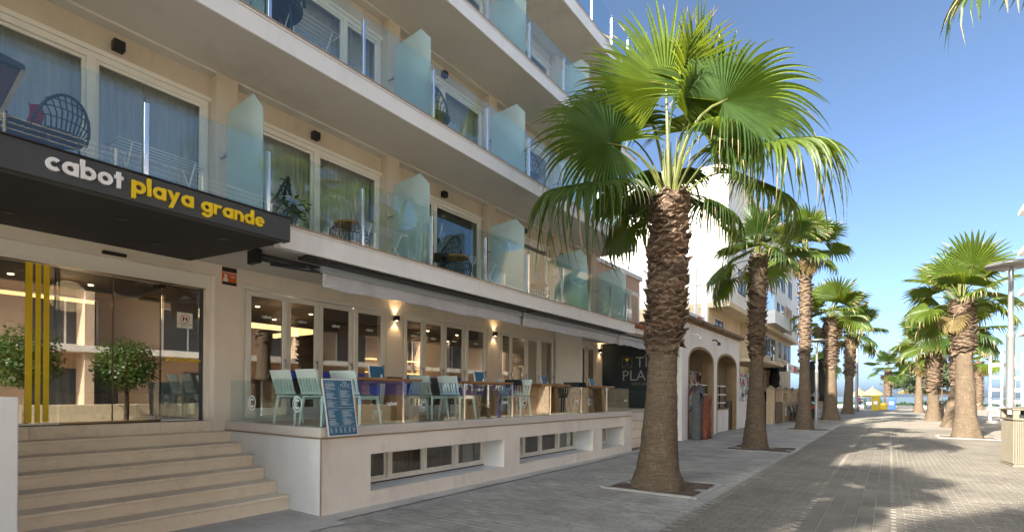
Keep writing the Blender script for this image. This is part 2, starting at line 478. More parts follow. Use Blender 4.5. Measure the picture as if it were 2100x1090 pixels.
def struct(mb, name, m, smooth=False, kind='structure', bevel=0):
    o = build(mb, name, m, None, smooth, bevel)
    o['kind'] = kind
    return o
def copy_tree(o, parent=None):
    c = o.copy()
    COL.objects.link(c)
    if parent is not None: c.parent = parent
    for ch in o.children:
        copy_tree(ch, c)
    return c
def place(o, loc, rz=0.0, label=None, group=None, sc=None):
    o.location = loc; o.rotation_euler = (0, 0, rz)
    if label: o['label'] = label
    if group: o['group'] = group
    if sc: o.scale = (sc, sc, sc) if not isinstance(sc, (tuple, list)) else sc
    return o
def textmesh(txt, size, extrude=0.002, offset=0.0, align='LEFT', spacing=1.0):
    c = bpy.data.curves.new('lettering', 'FONT')
    c.body = txt; c.size = size; c.extrude = extrude; c.offset = offset; c.align_x = align; c.space_character = spacing
    c.resolution_u = 3
    o = bpy.data.objects.new('lettering', c)
    COL.objects.link(o)
    dg = bpy.context.evaluated_depsgraph_get()
    me = bpy.data.meshes.new_from_object(o.evaluated_get(dg))
    bpy.data.objects.remove(o)
    return me
def textobj(name, txt, size, m, parent, origin, xdir, zdir=(0, 0, 1), extrude=0.002, offset=0.0, align='LEFT', spacing=1.0):
    """lettering whose baseline starts at origin (world) and runs along xdir"""
    me = textmesh(txt, size, extrude, offset, align, spacing)
    x = Vector(xdir).normalized(); z = Vector(zdir).normalized(); n = x.cross(z)
    M = Matrix((x, z, n)).transposed().to_4x4()
    M.translation = Vector(origin) - Vector(WL[parent.name] if parent else (0, 0, 0))
    me.transform(M)
    me.materials.clear(); me.materials.append(MATS[m])
    return put(name, me, parent)
# ============================================================ GROUND
struct(MB().quad((-400, -500, -0.03), (118, -500, -0.03), (118, 500, -0.03), (-400, 500, -0.03)), 'ground', 'sand')
struct(MB().quad((117.8, -9000, -0.7), (30000, -9000, -0.7), (30000, 9000, -0.7), (117.8, 9000, -0.7)), 'sea', 'sea')
struct(MB().quad((-40, -9.5, -0.004), (92, -9.5, -0.004), (92, 9, -0.004), (-40, 9, -0.004)), 'street', 'paving_base')
walk = struct(MB().quad((-40, 2.21, 0.000), (36, 2.21, 0.000), (36, 5.9, 0.000), (-40, 5.9, 0.000)), 'pavement', 'asphalt')
struct(MB().quad((1.05, 5.35, 0.016), (4.0, 5.35, 0.016), (4.0, 6.62, 0.016), (1.05, 6.62, 0.016)), 'step_apron', 'concrete')
struct(MB().quad((4.0, 5.58, 0.014), (17.0, 5.72, 0.014), (17.0, 5.9, 0.014), (4.0, 5.9, 0.014)), 'kerb_strip', 'concrete')

# individual pavers of the street: running bond with pale sanded joints, and a band of square slabs down the middle
pv_w, pv_d = 0.205, 0.105
paving = struct(MB().quad((4.5, -3.7, 0.0), (34, -3.7, 0.0), (34, 2.2, 0.0), (4.5, 2.2, 0.0)), 'paved_strip', 'joint_sand')
BAND = (-0.02, 0.90)
cells = []
th = R(35.9); cth, sth = math.cos(th), math.sin(th)
def cell(x, y, kind):
    t = x * cth + y * sth; r = x * sth - y * cth
    inview = abs(r / t) < 1.0 and 1.6 / t * 1072 < 290
    cells.append((t if inview else t + 100, x, y, kind))
for i in range(int((33.5 - 4.6) / pv_d)):
    off = (0, .5)[i % 2] * pv_w
    for j in range(-2, 30):
        x = 4.6 + i * pv_d; y = -3.65 + j * pv_w + off
        if y < -3.68 or y + pv_w > 2.2: continue
        if y + pv_w > BAND[0] + .07 and y < BAND[1] - .07: continue
        cell(x, y, 0)
sw_ = (BAND[1] - BAND[0]) / 5
for i in range(int((33.5 - 4.6) / .42)):
    for j in range(5):
        cell(4.6 + i * .42, BAND[0] + j * sw_, 1)
cells.sort()
def paver_mesh(dx, dy, gx_, gy_):
    mb = MB(); a, b = dx - gx_, dy - gy_; h0, h1, c = -0.003, 0.010, 0.004
    q = [(0, 0, h0), (a, 0, h0), (a, b, h0), (0, b, h0), (0, 0, h1 - 0.003), (a, 0, h1 - 0.003), (a, b, h1 - 0.003), (0, b, h1 - 0.003),
         (c, c, h1), (a - c, c, h1), (a - c, b - c, h1), (c, b - c, h1)]
    f = [(0, 1, 5, 4), (1, 2, 6, 5), (2, 3, 7, 6), (3, 0, 4, 7), (4, 5, 9, 8), (5, 6, 10, 9), (6, 7, 11, 10), (7, 4, 8, 11), (8, 9, 10, 11)]
    mb.add(q, f)
    return mb
pms = [paver_mesh(pv_d, pv_w, .004, .017), paver_mesh(.42, sw_, .004, .014)]
pmesh = [pms[0].mesh('paver', 'paver'), pms[1].mesh('paver', 'paver')]
o0 = WL[paving.name]
rest = MB()
for k, (t, x, y, kd) in enumerate(cells):
    dz = RNG.uniform(-0.002, 0.002)
    if k < 300:
        p = put('paver', pmesh[kd], paving, (x - o0[0], y - o0[1], dz - o0[2]))
        p.rotation_euler = (RNG.uniform(-.010, .010), RNG.uniform(-.006, .006), RNG.uniform(-.010, .010))
    else:
        rest.add([(px + x, py + y, pz + dz) for px, py, pz in pms[kd].v], pms[kd].f)
build(rest, 'pavers', 'paver', paving, kind='stuff')

PITS = [(9.0, 3.2, .82), (17.2, 3.1, .95), (28.6, 3.2, .95)]
wp = MB(); pg_ = paver_mesh(.12, .24, .005, .006)
for i in range(int((34 - 2.2) / .12)):
    for j in range(14):
        x = 2.2 + i * .12; y = 2.22 + j * .24 + (.12 if i % 2 else 0)
        if y + .24 > 5.58 or any(abs(x + .06 - a) < s_ + .06 and abs(y + .12 - b) < s_ + .12 for a, b, s_ in PITS): continue
        dz = RNG.uniform(-.0025, .0025) - .002
        wp.add([(px + x, py + y, pz + dz) for px, py, pz in pg_.v], pg_.f)
build(wp, 'pavement_pavers', 'paver_grey', walk, kind='stuff')

# ============================================================ TREE PITS
def pit(x, y, s, label):
    t = thing('tree_pit', label, 'tree pit', (x, y, 0), 'square tree pits in the pavement')
    z = 0.03
    for (a0, a1, b0, b1) in ((-s, s, -s, -s + .09), (-s, s, s - .09, s), (-s, -s + .09, -s + .092, s - .092), (s - .09, s, -s + .092, s - .092)):
        build(MB().box(x + a0, x + a1, y + b0, y + b1, -0.01, z), 'kerbstone', 'kerb', t, bevel=0.008)
    g = MB()
    g.grid(lambda u, v: (x - s + .12 + u * (2 * s - .24), y - s + .12 + v * (2 * s - .24), 0.012 + 0.02 * math.sin(u * 9) * math.cos(v * 7)), 10, 10)
    build(g, 'soil', 'soil', t, smooth=True)
# ============================================================ HOTEL
XE = 14.15                     # end of the hotel's balconies
XL = -16.0                     # it runs on behind the camera
F = [3.63, 5.97, 8.31, 10.65]  # floor levels 1st, 2nd, 3rd, roof
SOF = [5.69, 8.03, 10.33]      # soffits above floors 1..3
hotel = thing('hotel_building', 'long beige hotel with four tiers of white balconies and glass rails', 'hotel', (6, 9, 0))
PIL = [(-5.15, -4.88), (-2.39, -2.12), (0.40, 0.67), (3.19, 3.46), (6.00, 6.27), (8.78, 9.05), (11.50, 11.77), (13.55, 13.9)]
DOORS = [(4.26, 7.22, (5.03, 5.67, 6.42)), (7.65, 10.55, (8.30, 8.98, 9.72)), (11.07, 13.90, (11.63, 12.41, 13.06)), (14.35, 16.70, (14.90, 15.50, 16.05))]
WG = 8.40                      # ground floor wall plane

# ground floor wall, opened for the entrance and the folding doors
g = MB()
g.box(XL, 0.30, WG, WG + .3, 0, 3.62)
g.box(0.30, 3.83, WG, WG + .3, 3.39, 3.62)
xs = [3.83] + [a for d in DOORS for a in d[:2]] + [17.2]
for i in range(0, len(xs), 2):
    g.box(xs[i], xs[i + 1], WG, WG + .3, 0.9, 3.33)
g.box(3.83, 17.2, WG, WG + .3, 3.33, 3.62)
for a, b, _ in DOORS:
    g.box(a, b, WG, WG + .3, 0.9, 1.17)
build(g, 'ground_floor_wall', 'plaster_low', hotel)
# slab over the terrace and porch ceiling
build(MB().box(XL, XE, 6.05, WG + .3, 3.56, 3.615), 'porch_ceiling', 'soffit', hotel)
build(MB().box(XE + .002, 17.4, 6.4, WG + .3, 3.42, 3.50), 'porch_ceiling', 'soffit', hotel)

# balcony slabs, fascias, trims, glass rails
POSTS = [-2.05, -0.68, 0.72, 2.05, 3.30, 4.66, 6.03, 7.41, 8.77, 10.15, 11.48, 12.60, 13.64]
def rail(fl, slab, zt, x_to):
    ps = [x for x in POSTS if x < x_to + 0.1]
    for i, x in enumerate(ps):
        mb = MB().box(x - .022, x + .022, 5.925, 5.985, zt + .012, zt + .80)
        mb.box(x - .03, x + .03, 5.92, 5.99, zt + .003, zt + .03)
        build(mb, 'post', 'chrome', slab, bevel=0.004)
        x1 = ps[i + 1] if i + 1 < len(ps) else XE - .08
        build(MB().box(x + .012, x1 - .012, 5.950, 5.962, zt + .022, zt + .905), 'glass_panel', 'rail_glass', slab)
for k in range(4):
    zt = F[k]
    zb = (3.34, 5.69, 8.03, 10.33)[k]
    if k == 0:
        sl = build(MB().box(3.44, XE - .02, 5.93, 6.05, 3.345, zt - .02).box(XL, 3.439, 5.93, 6.05, 3.52, zt - .02), 'balcony_slab', 'soffit', hotel)
    else:
        sl = build(MB().box(XL, XE - .02, 5.93, 7.6, zb, zt - .02), 'balcony_slab', 'soffit', hotel)
    fa = MB().box(XL, XE, 5.90, 5.929, zb - .004, zt - .045) if k else MB().box(3.44, XE, 5.90, 5.929, zb - .004, zt - .045)
    build(fa.box(XE - .019, XE, 5.930, 7.1, zb - .004, zt - .045), 'fascia', 'white_paint', sl, bevel=0.004)
    build(MB().box(XL, XE + .015, 5.885, 6.05, zt - .044, zt - .022), 'edge_moulding', 'white_paint', sl, bevel=0.004)
    build(MB().box(XL, XE + .02, 5.88, 7.1, zt - .021, zt), 'edge_trim', 'brown_trim', sl)
    if k < 3:
        build(MB().box(XL, XE - .03, 7.05, 7.15, zt + .001, zt + .08), 'skirting', 'upvc', sl)
    rail(k, sl, zt, 13.7)

def wavy(x0, x1, y, z0, z1, pitch=0.075, amp=0.022, seed=0):
    rg = random.Random(seed)
    n = int((x1 - x0) / pitch * 4)
    ph = [rg.uniform(0, 6) for _ in range(3)]
    def fn(u, v):
        x = x0 + u * (x1 - x0)
        a = amp * (1 + .5 * math.sin(u * 11 + ph[0]))
        return (x, y + a * math.sin(2 * math.pi * x / pitch + ph[1] + .8 * math.sin(x * 3 + ph[2])) + .01 * math.sin(v * 3), z0 + v * (z1 - z0))
    return MB().grid(fn, max(8, n), 3)

def window(parent, x0, x1, y, z0, z1, mull, name='window', curt='curtain', gl='pane_glass', fw=0.065, head=0.10, part=None, seed=0):
    """framed sliding window: frame (part) with panes and curtain below it"""
    fr = MB()
    d0, d1 = y - .015, y + .06
    fr.box(x0, x1, d0, d1, z1 - head, z1)
    fr.box(x0, x1, d0, d1, z0, z0 + fw)
    fr.box(x0, x0 + fw, d0 + .001, d1, z0 + fw, z1 - head)
    fr.box(x1 - fw, x1, d0 + .001, d1, z0 + fw, z1 - head)
    fr.box(x0 - .03, x1 + .03, d0 - .025, d0 - .001, z1 - .035, z1 + .02)
    xs = [x0 + fw] + [m for m in mull] + [x1 - fw]
    for m in mull:
        fr.box(m - .04, m + .04, d0 - .012, d1 - .01, z0 + fw, z1 - head)
    w_ = build(fr, name, 'upvc', parent, bevel=0.004)
    for i in range(len(xs) - 1):
        a = xs[i] + (.04 if i else 0); b = xs[i + 1] - (.04 if i < len(xs) - 2 else 0)
        # sash inside the frame, stepped back
        s_ = .035; yy = y + (.0 if i % 2 else .02)
        sh = MB()
        sh.box(a + .001, b - .001, yy, yy + .03, z0 + fw, z0 + fw + s_).box(a + .001, b - .001, yy, yy + .03, z1 - head - s_, z1 - head)
        sh.box(a + .001, a + s_, yy, yy + .03, z0 + fw + s_, z1 - head - s_).box(b - s_, b - .001, yy, yy + .03, z0 + fw + s_, z1 - head - s_)
        build(sh, 'sash', 'upvc', w_)
        build(MB().box(a + s_, b - s_, yy + .012, yy + .018, z0 + fw + s_, z1 - head - s_), 'pane', gl, w_)
    if curt:
        segs = [(x0 + .03, x1 - .03)] if part is None else part
        for q, (a, b) in enumerate(segs):
            build(wavy(a, b, y + .22, z0 + .02, z1 - .02, seed=seed + q), 'curtain', curt, w_, smooth=True)
    return w_

# upper floors: wall, pillars, ceiling beams, windows, dividers
for k in range(3):
    z0, zs = F[k], SOF[k]
    zw = z0 + 1.745
    wl = MB()
    wl.box(XL, 13.95, 7.15, 7.45, zw + .02, zs)
    wl.box(XL, PIL[1][0], 7.15, 7.45, z0, zw + .02)
    wl.box(PIL[-1][0] - .3, 13.95, 7.15, 7.45, z0, zw + .02)
    for i in range(1, len(PIL) - 1):
        wl.box(PIL[i][0] - .02, PIL[i][1] + .04, 7.15, 7.45, z0, zw + .02)
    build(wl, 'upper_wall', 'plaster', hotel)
    for i, (a, b) in enumerate(PIL[1:]):
        build(MB().box(a, b, 6.99, 7.149, z0 + .001, zs), 'pillar', 'plaster', hotel, bevel=0.006)
        if i + 2 < len(PIL):
            build(MB().box(b + .001, PIL[i + 2][0] - .001, 6.99, 7.149, zs - .028, zs - .001), 'ceiling_beam', 'soffit', hotel)
    for i in range(1, len(PIL) - 2):
        a = PIL[i][1] + .045; b = PIL[i + 1][0] - .025
        mid = (a + b) / 2
        if k == 0 and i == 4:   # one door stands open to the dark room
            window(hotel, a, b, 7.17, z0 + .03, zw, [a + .62, a + 1.02], seed=i * 7 + k, part=[(a + .03, a + .95)])
        elif k == 1 and i == 3:
            window(hotel, a, b, 7.17, z0 + .03, zw, [mid - .45, mid + .5], seed=i * 7 + k)
        else:
            window(hotel, a, b, 7.17, z0 + .03, zw, [mid], seed=i * 7 + k)
    # frosted privacy screens between the balconies
    for x in (0.50, 3.25, 6.00, 8.68, 11.42, 13.70):
        poly = [(6.83, z0 + .06), (6.83, z0 + 1.49), (6.19, z0 + 1.535), (5.985, z0 + 1.315), (5.985, z0 + .06)]
        dv = MB().prism(poly, lambda y, z, x=x: (x - .009, y, z), lambda y, z, x=x: (x + .009, y, z))
        dv_ = build(dv, 'privacy_screen', 'frosted_glass', hotel)
        build(MB().tube([(x, 6.84, z0 + .97), (x, 7.0, z0 + .97)], .012, 8).lathe([(.022, -.022), (.03, 0), (.022, .022)], 10, (x, 6.85, z0 + .97))
              .tube([(x - .02, 6.84, z0 + .22), (x - .02, 6.45, z0 + .22)], .011, 8), 'screen_fixing', 'grey_metal', dv_, smooth=True)
# dark rooms behind the windows, and the building's mass
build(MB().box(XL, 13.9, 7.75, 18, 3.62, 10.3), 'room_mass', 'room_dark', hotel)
build(MB().box(XL, 13.0, 9.2, 18, 10.66, 15.4), 'unseen_shade_storey', 'white_render', hotel)  # storey out of view, added to throw shade on the apartment block's side
build(MB().box(XL, 13.9, 6.1, 18, 10.62, 10.645), 'roof', 'concrete', hotel)
build(MB().box(13.9, 13.95, 7.46, 18, 0, 10.3), 'end_wall', 'white_render', hotel)

# folding doors of the restaurant
for q, (a, b, ms) in enumerate(DOORS):
    fr = MB()
    y = WG + .02
    fr.box(a, b, y, y + .10, 3.26, 3.33).box(a, b, y, y + .10, 1.17, 1.215)
    fr.box(a, a + .05, y + .001, y + .10, 1.215, 3.26).box(b - .05, b, y + .001, y + .10, 1.215, 3.26)
    d_ = build(fr, 'folding_door', 'upvc', hotel, bevel=0.004)
    xs = [a + .05] + list(ms) + [b - .05]
    for i in range(4):
        x0, x1 = xs[i] + .004, xs[i + 1] - .004
        yy = y + (-.02 if i in (0, 3) else .02)
        e = .085
        lf = MB()
        lf.box(x0, x1, yy, yy + .055, 1.22, 1.22 + .12).box(x0, x1, yy, yy + .055, 3.25 - e, 3.25)
        lf.box(x0, x0 + e, yy + .0005, yy + .055, 1.34, 3.25 - e).box(x1 - e, x1, yy + .0005, yy + .055, 1.34, 3.25 - e)
        build(lf, 'door_leaf', 'upvc', d_, bevel=0.005)
        build(MB().box(x0 + e, x1 - e, yy + .022, yy + .03, 1.34, 3.25 - e), 'pane', 'door_glass', d_)
        build(MB().box(x1 - .055, x1 - .03, yy - .03, yy - .001, 2.12, 2.17).box(x1 - .052, x1 - .035, yy - .04, yy - .029, 2.02, 2.17), 'handle', 'grey_metal', d_)
        if q < 2:
            cx = (x0 + x1) / 2
            textobj('glass_lettering', 'cabot', 0.075, 'decal_white', d_, (cx - .09, yy + .018, 2.83), (1, 0, 0), extrude=0.001, offset=0.002)

# interior of restaurant and lobby
room = MB()
room.box(3.9, 17.2, 8.72, 14.5, 1.02, 1.12)
build(room, 'room_floor', 'room_warm', hotel)
build(MB().box(3.86, 17.2, 8.71, 14.6, 3.47, 3.55), 'room_ceiling', 'room_warm', hotel)
rw = MB().box(3.9, 17.2, 14.5, 14.6, 1.12, 3.47).box(17.2, 17.3, 8.71, 14.6, 0, 3.55).box(9.0, 9.5, 12.0, 12.5, 1.13, 3.46).box(12.6, 13.0, 11.2, 11.6, 1.13, 3.46)
build(rw, 'room_wall', 'room_warm', hotel)
build(MB().box(0.2, 3.8, 12.6, 12.7, 1.12, 3.5).box(3.82, 3.86, 8.71, 12.7, 1.12, 3.46).box(-.2, .2, 8.71, 12.7, 1.0, 3.5), 'lobby_wall', 'room_warm', hotel)
build(MB().box(.2, 3.82, 8.55, 12.6, 1.04, 1.15), 'lobby_floor', 'tile_floor', hotel)
build(MB().box(.2, 3.82, 8.71, 12.6, 3.40, 3.5), 'lobby_ceiling', 'room_dark', hotel)
for x in (4.7, 6.0, 7.3, 8.6, 9.9, 11.2, 12.5, 13.8, 15.1, 16.2):
    for y in (9.6, 11.2, 12.8):
        build(MB().lathe([(.045, 3.455), (.045, 3.469)], 10, (x, y, 0)), 'ceiling_spot', 'lamp_glow', hotel)
for x, y in ((1.6, 9.5), (2.4, 9.5), (3.2, 9.5), (2.0, 11), (3.0, 11)):
    build(MB().lathe([(.04, 3.385), (.04, 3.399)], 10, (x, y, 0)), 'ceiling_spot', 'lamp_glow', hotel)
build(MB().box(5.2, 7.6, 11.6, 11.68, 3.05, 3.16).box(7.6, 7.68, 11.6, 13.4, 3.05, 3.16), 'cove_light', 'cove_glow', hotel)
build(MB().box(1.0, 3.3, 11.9, 11.95, 3.2, 3.26), 'cove_light', 'cove_glow', hotel)
for i, (x, y) in enumerate(((6.2, 10.5), (10.5, 10.8), (14.5, 10.5), (2.6, 10.6))):
    ld = bpy.data.lights.new('room_light', 'POINT'); ld.energy = 6 if i < 3 else 9; ld.color = (1, .72, .42); ld.shadow_soft_size = .25
    lo = bpy.data.objects.new('room_light', ld); COL.objects.link(lo); lo.location = (x, y, 3.1)
# bar counter far inside, its shelves given a glow of their own
build(MB().box(12.0, 16.5, 13.2, 13.7, 1.13, 2.15), 'bar_counter', 'dark_wood', hotel, bevel=.01)
build(MB().box(11.5, 16.8, 14.2, 14.48, 2.3, 2.33).box(11.5, 16.8, 14.2, 14.48, 2.75, 2.78), 'glowing_bar_shelf', 'cove_glow', hotel)

# ============================================================ ANNEX WING past the hotel's end
annex = thing('annex_building', 'peach rendered low wing with white window above a tiled lean-to roof', 'building', (16.3, 8, 0))
build(MB().box(13.96, 18.4, 7.5, 14, 3.6, 5.78), 'wall', 'peach_render', annex)
build(MB().box(13.96, 18.5, 7.42, 14.0, 5.781, 5.93), 'parapet', 'white_render', annex, bevel=.01)
window(annex, 16.2, 18.3, 7.49, 4.02, 5.28, [16.75, 17.55], curt='curtain', seed=90)
build(MB().tube([(16.55, 7.4, 3.9), (16.55, 7.4, 5.5), (16.40, 7.4, 5.56), (16.30, 7.4, 5.56)], .045, 8), 'vent_pipe', 'grey_metal', annex, smooth=True)
build(MB().box(14.3, 18.4, 6.05, 7.5, 3.505, 3.56).box(14.17, 18.4, 6.0, 6.12, 3.40, 3.56), 'eave_beam', 'white_render', annex)
for i in range(22):
    for j in range(4):
        x = 14.28 + i * .19; y0 = 5.92 + j * .40; zz = 3.60 + j * .13
        tm = MB().tube([(x + .09, y0, zz), (x + .09, y0 + .44, zz + .145)], [.075, .06], 8, cap=True)
        build(tm, 'roof_tile', 'terracotta', annex, smooth=True)

# ============================================================ NAVY SIGN WALL AND FAR BLOCK
sw = thing('bar_sign_wall', 'dark navy end wall lettered Tin Place Social Bar in pale capitals', 'sign wall', (17.3, 7.4, 1.0))
build(MB().box(17.21, 17.4, 6.3, 8.39, 1.15, 3.41), 'wall', 'navy_wall', sw)
textobj('lettering', 'TIN', 0.52, 'logo_pale', sw, (17.207, 7.14, 2.56), (0, -1, 0), extrude=.003, offset=-.004, spacing=1.05)
textobj('lettering', 'PLACE', 0.52, 'logo_pale', sw, (17.207, 7.64, 2.10), (0, -1, 0), extrude=.003, offset=-.004, spacing=1.02)
textobj('lettering', 'SOCIAL BAR', 0.125, 'logo_olive', sw, (17.207, 7.27, 1.94), (0, -1, 0), extrude=.003, spacing=1.5)
em = MB()
for a, b in (((7.63, 2.55), (7.63, 2.90)), ((7.63, 2.90), (7.27, 2.90)), ((7.27, 2.90), (7.27, 2.55)), ((7.63, 2.55), (7.27, 2.55)), ((7.63, 2.55), (7.45, 2.67)), ((7.27, 2.55), (7.45, 2.67)), ((7.45, 2.67), (7.45, 2.96))):
    em.bar((17.206, a[0], a[1]), (17.206, b[0], b[1]), .006, .008, up=(1, 0, 0))
build(em, 'emblem_frame', 'logo_olive', sw)
build(MB().prism([(7.53, 2.86), (7.37, 2.86), (7.45, 2.76)], lambda y, z: (17.200, y, z), lambda y, z: (17.209, y, z)), 'emblem_glass', 'letter_yellow', sw)

far_block = thing('raised_planter_block', 'pale grey block with stone sill beneath the dark sign wall', 'platform', (17.6, 7.4, 0))
build(MB().box(17.0, 18.35, 6.58, 8.38, 0, 1.0), 'base', 'plaster_grey', far_block)
build(MB().box(16.98, 18.36, 6.56, 8.38, 1.001, 1.13), 'sill', 'sill_stone', far_block, bevel=.008)
build(MB().box(17.02, 17.035, 6.6, 8.2, 1.131, 1.75), 'glass_panel', 'rail_glass', far_block)
build(MB().box(17.04, 18.3, 6.6, 6.615, 1.131, 1.75), 'glass_panel', 'rail_glass', far_block)
# ============================================================ TERRACE
TX0, TX1, TY = 4.0, 14.0, 5.90
terr = thing('terrace_platform', 'raised cream terrace plinth with basement windows under the restaurant', 'terrace', (9, 7, 0))
OPN = [(4.80, 7.94), (8.46, 11.60), (12.11, 13.44)]
zb, zt = 0.22, 0.745
p = MB()
p.box(TX0 + .012, TX1, TY, TY + .12, 0, zb)
p.box(TX0 + .012, TX1, TY, TY + .12, zt, 1.0)
xs = [TX0 + .012] + [a for o in OPN for a in o] + [TX1]
for i in range(0, len(xs), 2):
    p.box(xs[i], xs[i + 1], TY, TY + .12, zb, zt)
p.box(TX1 - .12, TX1, TY + .121, 8.39, 0, 1.0)
build(p, 'front_wall', 'plaster_plinth', terr)
build(MB().box(TX0, TX0 + .1, TY + .012, 8.39, 0, 0.995), 'side_wall', 'plaster_grey', terr)
build(MB().box(TX0 - .004, TX0 + .011, TY - .004, TY + .011, 0, 0.997), 'corner_profile', 'brown_trim', terr)
build(MB().box(TX0 - .02, TX1 + .015, TY - .018, TY + .16, 1.0055, 1.018).box(TX0 - .02, TX0 + .16, TY + .161, 8.385, 1.0055, 1.018), 'shadow_gap', 'brown_trim', terr)
build(MB().box(TX0 - .006, TX0 + .17, TY + .0, 8.38, 1.0185, 1.145), 'sill', 'sill_stone', terr, bevel=.006)
for i in range(4):
    a = TX0 + .172 + i * (TX1 - TX0 - .172) / 4; b = a + (TX1 - TX0 - .172) / 4 - .003
    build(MB().box(a, b, TY - .006, TY + .17, 1.0185, 1.145), 'sill', 'sill_stone', terr, bevel=.006)
# floor tiles
ft = MB()
for i in range(21):
    for j in range(4):
        ft.box(4.18 + i * .6, 4.18 + i * .6 + .594, 6.08 + j * .58, min(8.39, 6.08 + j * .58 + .574), 1.06, 1.12) if (i * .6 + 4.78 < 14.0 or j >= 2) else None
build(ft, 'floor_tiles', 'tile_floor', terr, kind='stuff')
build(MB().box(14.0, 17.0, 7.25, 8.39, 0.0, 1.055), 'landing_base', 'plaster_plinth', terr)
build(MB().box(4.11, 13.87, 6.07, 8.385, .9, 1.058), 'floor_slab', 'concrete', terr)
for q in range(4):
    build(MB().box(14.02, 16.98, 6.25 + q * .25, 7.249, q * .25, q * .25 + .249), 'step', 'step_stone', terr, bevel=.006)
# basement windows, set deep, white reveals
for q, (a, b) in enumerate(OPN):
    rv = MB()
    yb = 6.40
    rv.box(a + .001, b - .001, TY + .004, yb, zb - .05, zb - .001)
    rv.box(a + .001, b - .001, TY + .121, yb, zt + .001, zt + .05)
    rv.box(b + .0005, b + .05, TY + .121, yb, zb - .05, zt + .05)
    rv.box(a - .05, a - .0005, TY + .121, yb, zb - .05, zt + .05)
    build(rv, 'reveal', 'white_paint', terr)
    ms = {0: (5.56, 6.34, 7.14), 1: (9.3, 9.98, 10.76), 2: (12.5,)}[q]
    window(terr, a, b, yb + .0, zb + .02, zt - .0, ms, name='basement_window', curt='curtain_brown', fw=.045, head=.045, gl='pane_glass', seed=40 + q)
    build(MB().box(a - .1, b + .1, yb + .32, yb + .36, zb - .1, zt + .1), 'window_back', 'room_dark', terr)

# glass balustrade on the sill
bal = thing('terrace_glass_balustrade', 'low frameless glass balustrade with white logo decals round the terrace', 'balustrade', (9, 6, 1.146))
gx = [4.06 + i * (13.96 - 4.06) / 7 for i in range(8)]
for i in range(7):
    pn = build(MB().box(gx[i] + .006, gx[i + 1] - .006, 5.985, 5.997, 1.13, 1.775), 'glass_panel', 'rail_glass', bal)
    xm = (gx[i] + gx[i + 1]) / 2
    if i % 2 == 0:
        textobj('logo_decal', 'cabot', .085, 'decal_white', pn, (gx[i + 1] - .32, 5.983, 1.42), (1, 0, 0), extrude=.0008, offset=.002)
    else:
        c = MB()
        for s_ in range(18):
            a0 = R(40) + s_ * R(280) / 18; a1 = a0 + R(280) / 18
            q = lambda an, r: (gx[i] + .42 + r * math.cos(an), 5.983, 1.42 + r * math.sin(an))
            c.quad(q(a0, .038), q(a0, .062), q(a1, .062), q(a1, .038))
        for s_ in range(24):
            a0 = s_ * R(15); a1 = a0 + R(15)
            c.quad(q(a0, .088), q(a0, .098), q(a1, .098), q(a1, .088))
        build(c, 'logo_decal', 'decal_white', pn)
    if i:
        build(MB().box(gx[i] - .016, gx[i] + .016, 5.975, 6.007, 1.13, 1.76).box(gx[i] - .02, gx[i] + .02, 5.97, 6.012, 1.74, 1.782), 'clamp_post', 'chrome', bal, bevel=.003)
for (y0, y1) in ((6.0, 7.15), (7.16, 8.36)):
    pn = build(MB().box(4.055, 4.067, y0 + .004, y1 - .004, 1.13, 1.775), 'glass_panel', 'rail_glass', bal)
    c = MB()
    ym = (y0 + y1) / 2 - .05
    q = lambda an, r: (4.053, ym - r * math.cos(an), 1.44 + r * math.sin(an))
    for s_ in range(18):
        a0 = R(40) + s_ * R(280) / 18; a1 = a0 + R(280) / 18
        c.quad(q(a0, .042), q(a0, .07), q(a1, .07), q(a1, .042))
    for s_ in range(24):
        a0 = s_ * R(15); a1 = a0 + R(15)
        c.quad(q(a0, .092), q(a0, .11), q(a1, .11), q(a1, .092))
    build(c, 'logo_decal', 'decal_white', pn)
build(MB().box(13.955, 13.967, 6.01, 7.2, 1.13, 1.775), 'glass_panel', 'rail_glass', bal)

# ============================================================ ENTRANCE STEPS
steps = thing('entrance_steps', 'six beige stone steps climbing to the hotel entrance', 'steps', (2.6, 6.6, 0))
SY = [6.59, 6.91, 7.23, 7.55, 7.87, 8.19]
for i in range(6):
    z1 = .055 + .157 * (i + 1)
    ynext = SY[i + 1] if i < 5 else 8.56
    st = build(MB().box(1.08, 3.995, SY[i] + .012, ynext + .012, 0 if i == 0 else z1 - .25, z1 - .033), 'step', 'step_stone', steps)
    cuts = [1.08, 2.05 + .13 * (i % 3), 3.03 - .17 * (i % 2), 3.995]
    for j in range(3):
        build(MB().box(cuts[j] + .001, cuts[j + 1] - .001, SY[i] - .012, ynext + .011, z1 - .032, z1), 'tread_slab', 'step_stone', st, bevel=.004)
# tiled threshold under the doors
for j in range(5):
    a = .3 + j * .706
    build(MB().box(a, a + .704, 8.46, 8.60, .95, 1.155), 'threshold_tile', 'step_stone', steps, bevel=.003)

tag(build(MB().box(.62, 1.075, 5.62, 8.38, 0, 1.545), 'stair_side_wall', 'plaster_grey', bevel=.008), 'smooth pale grey parapet wall at the left end of the entrance steps', 'wall')

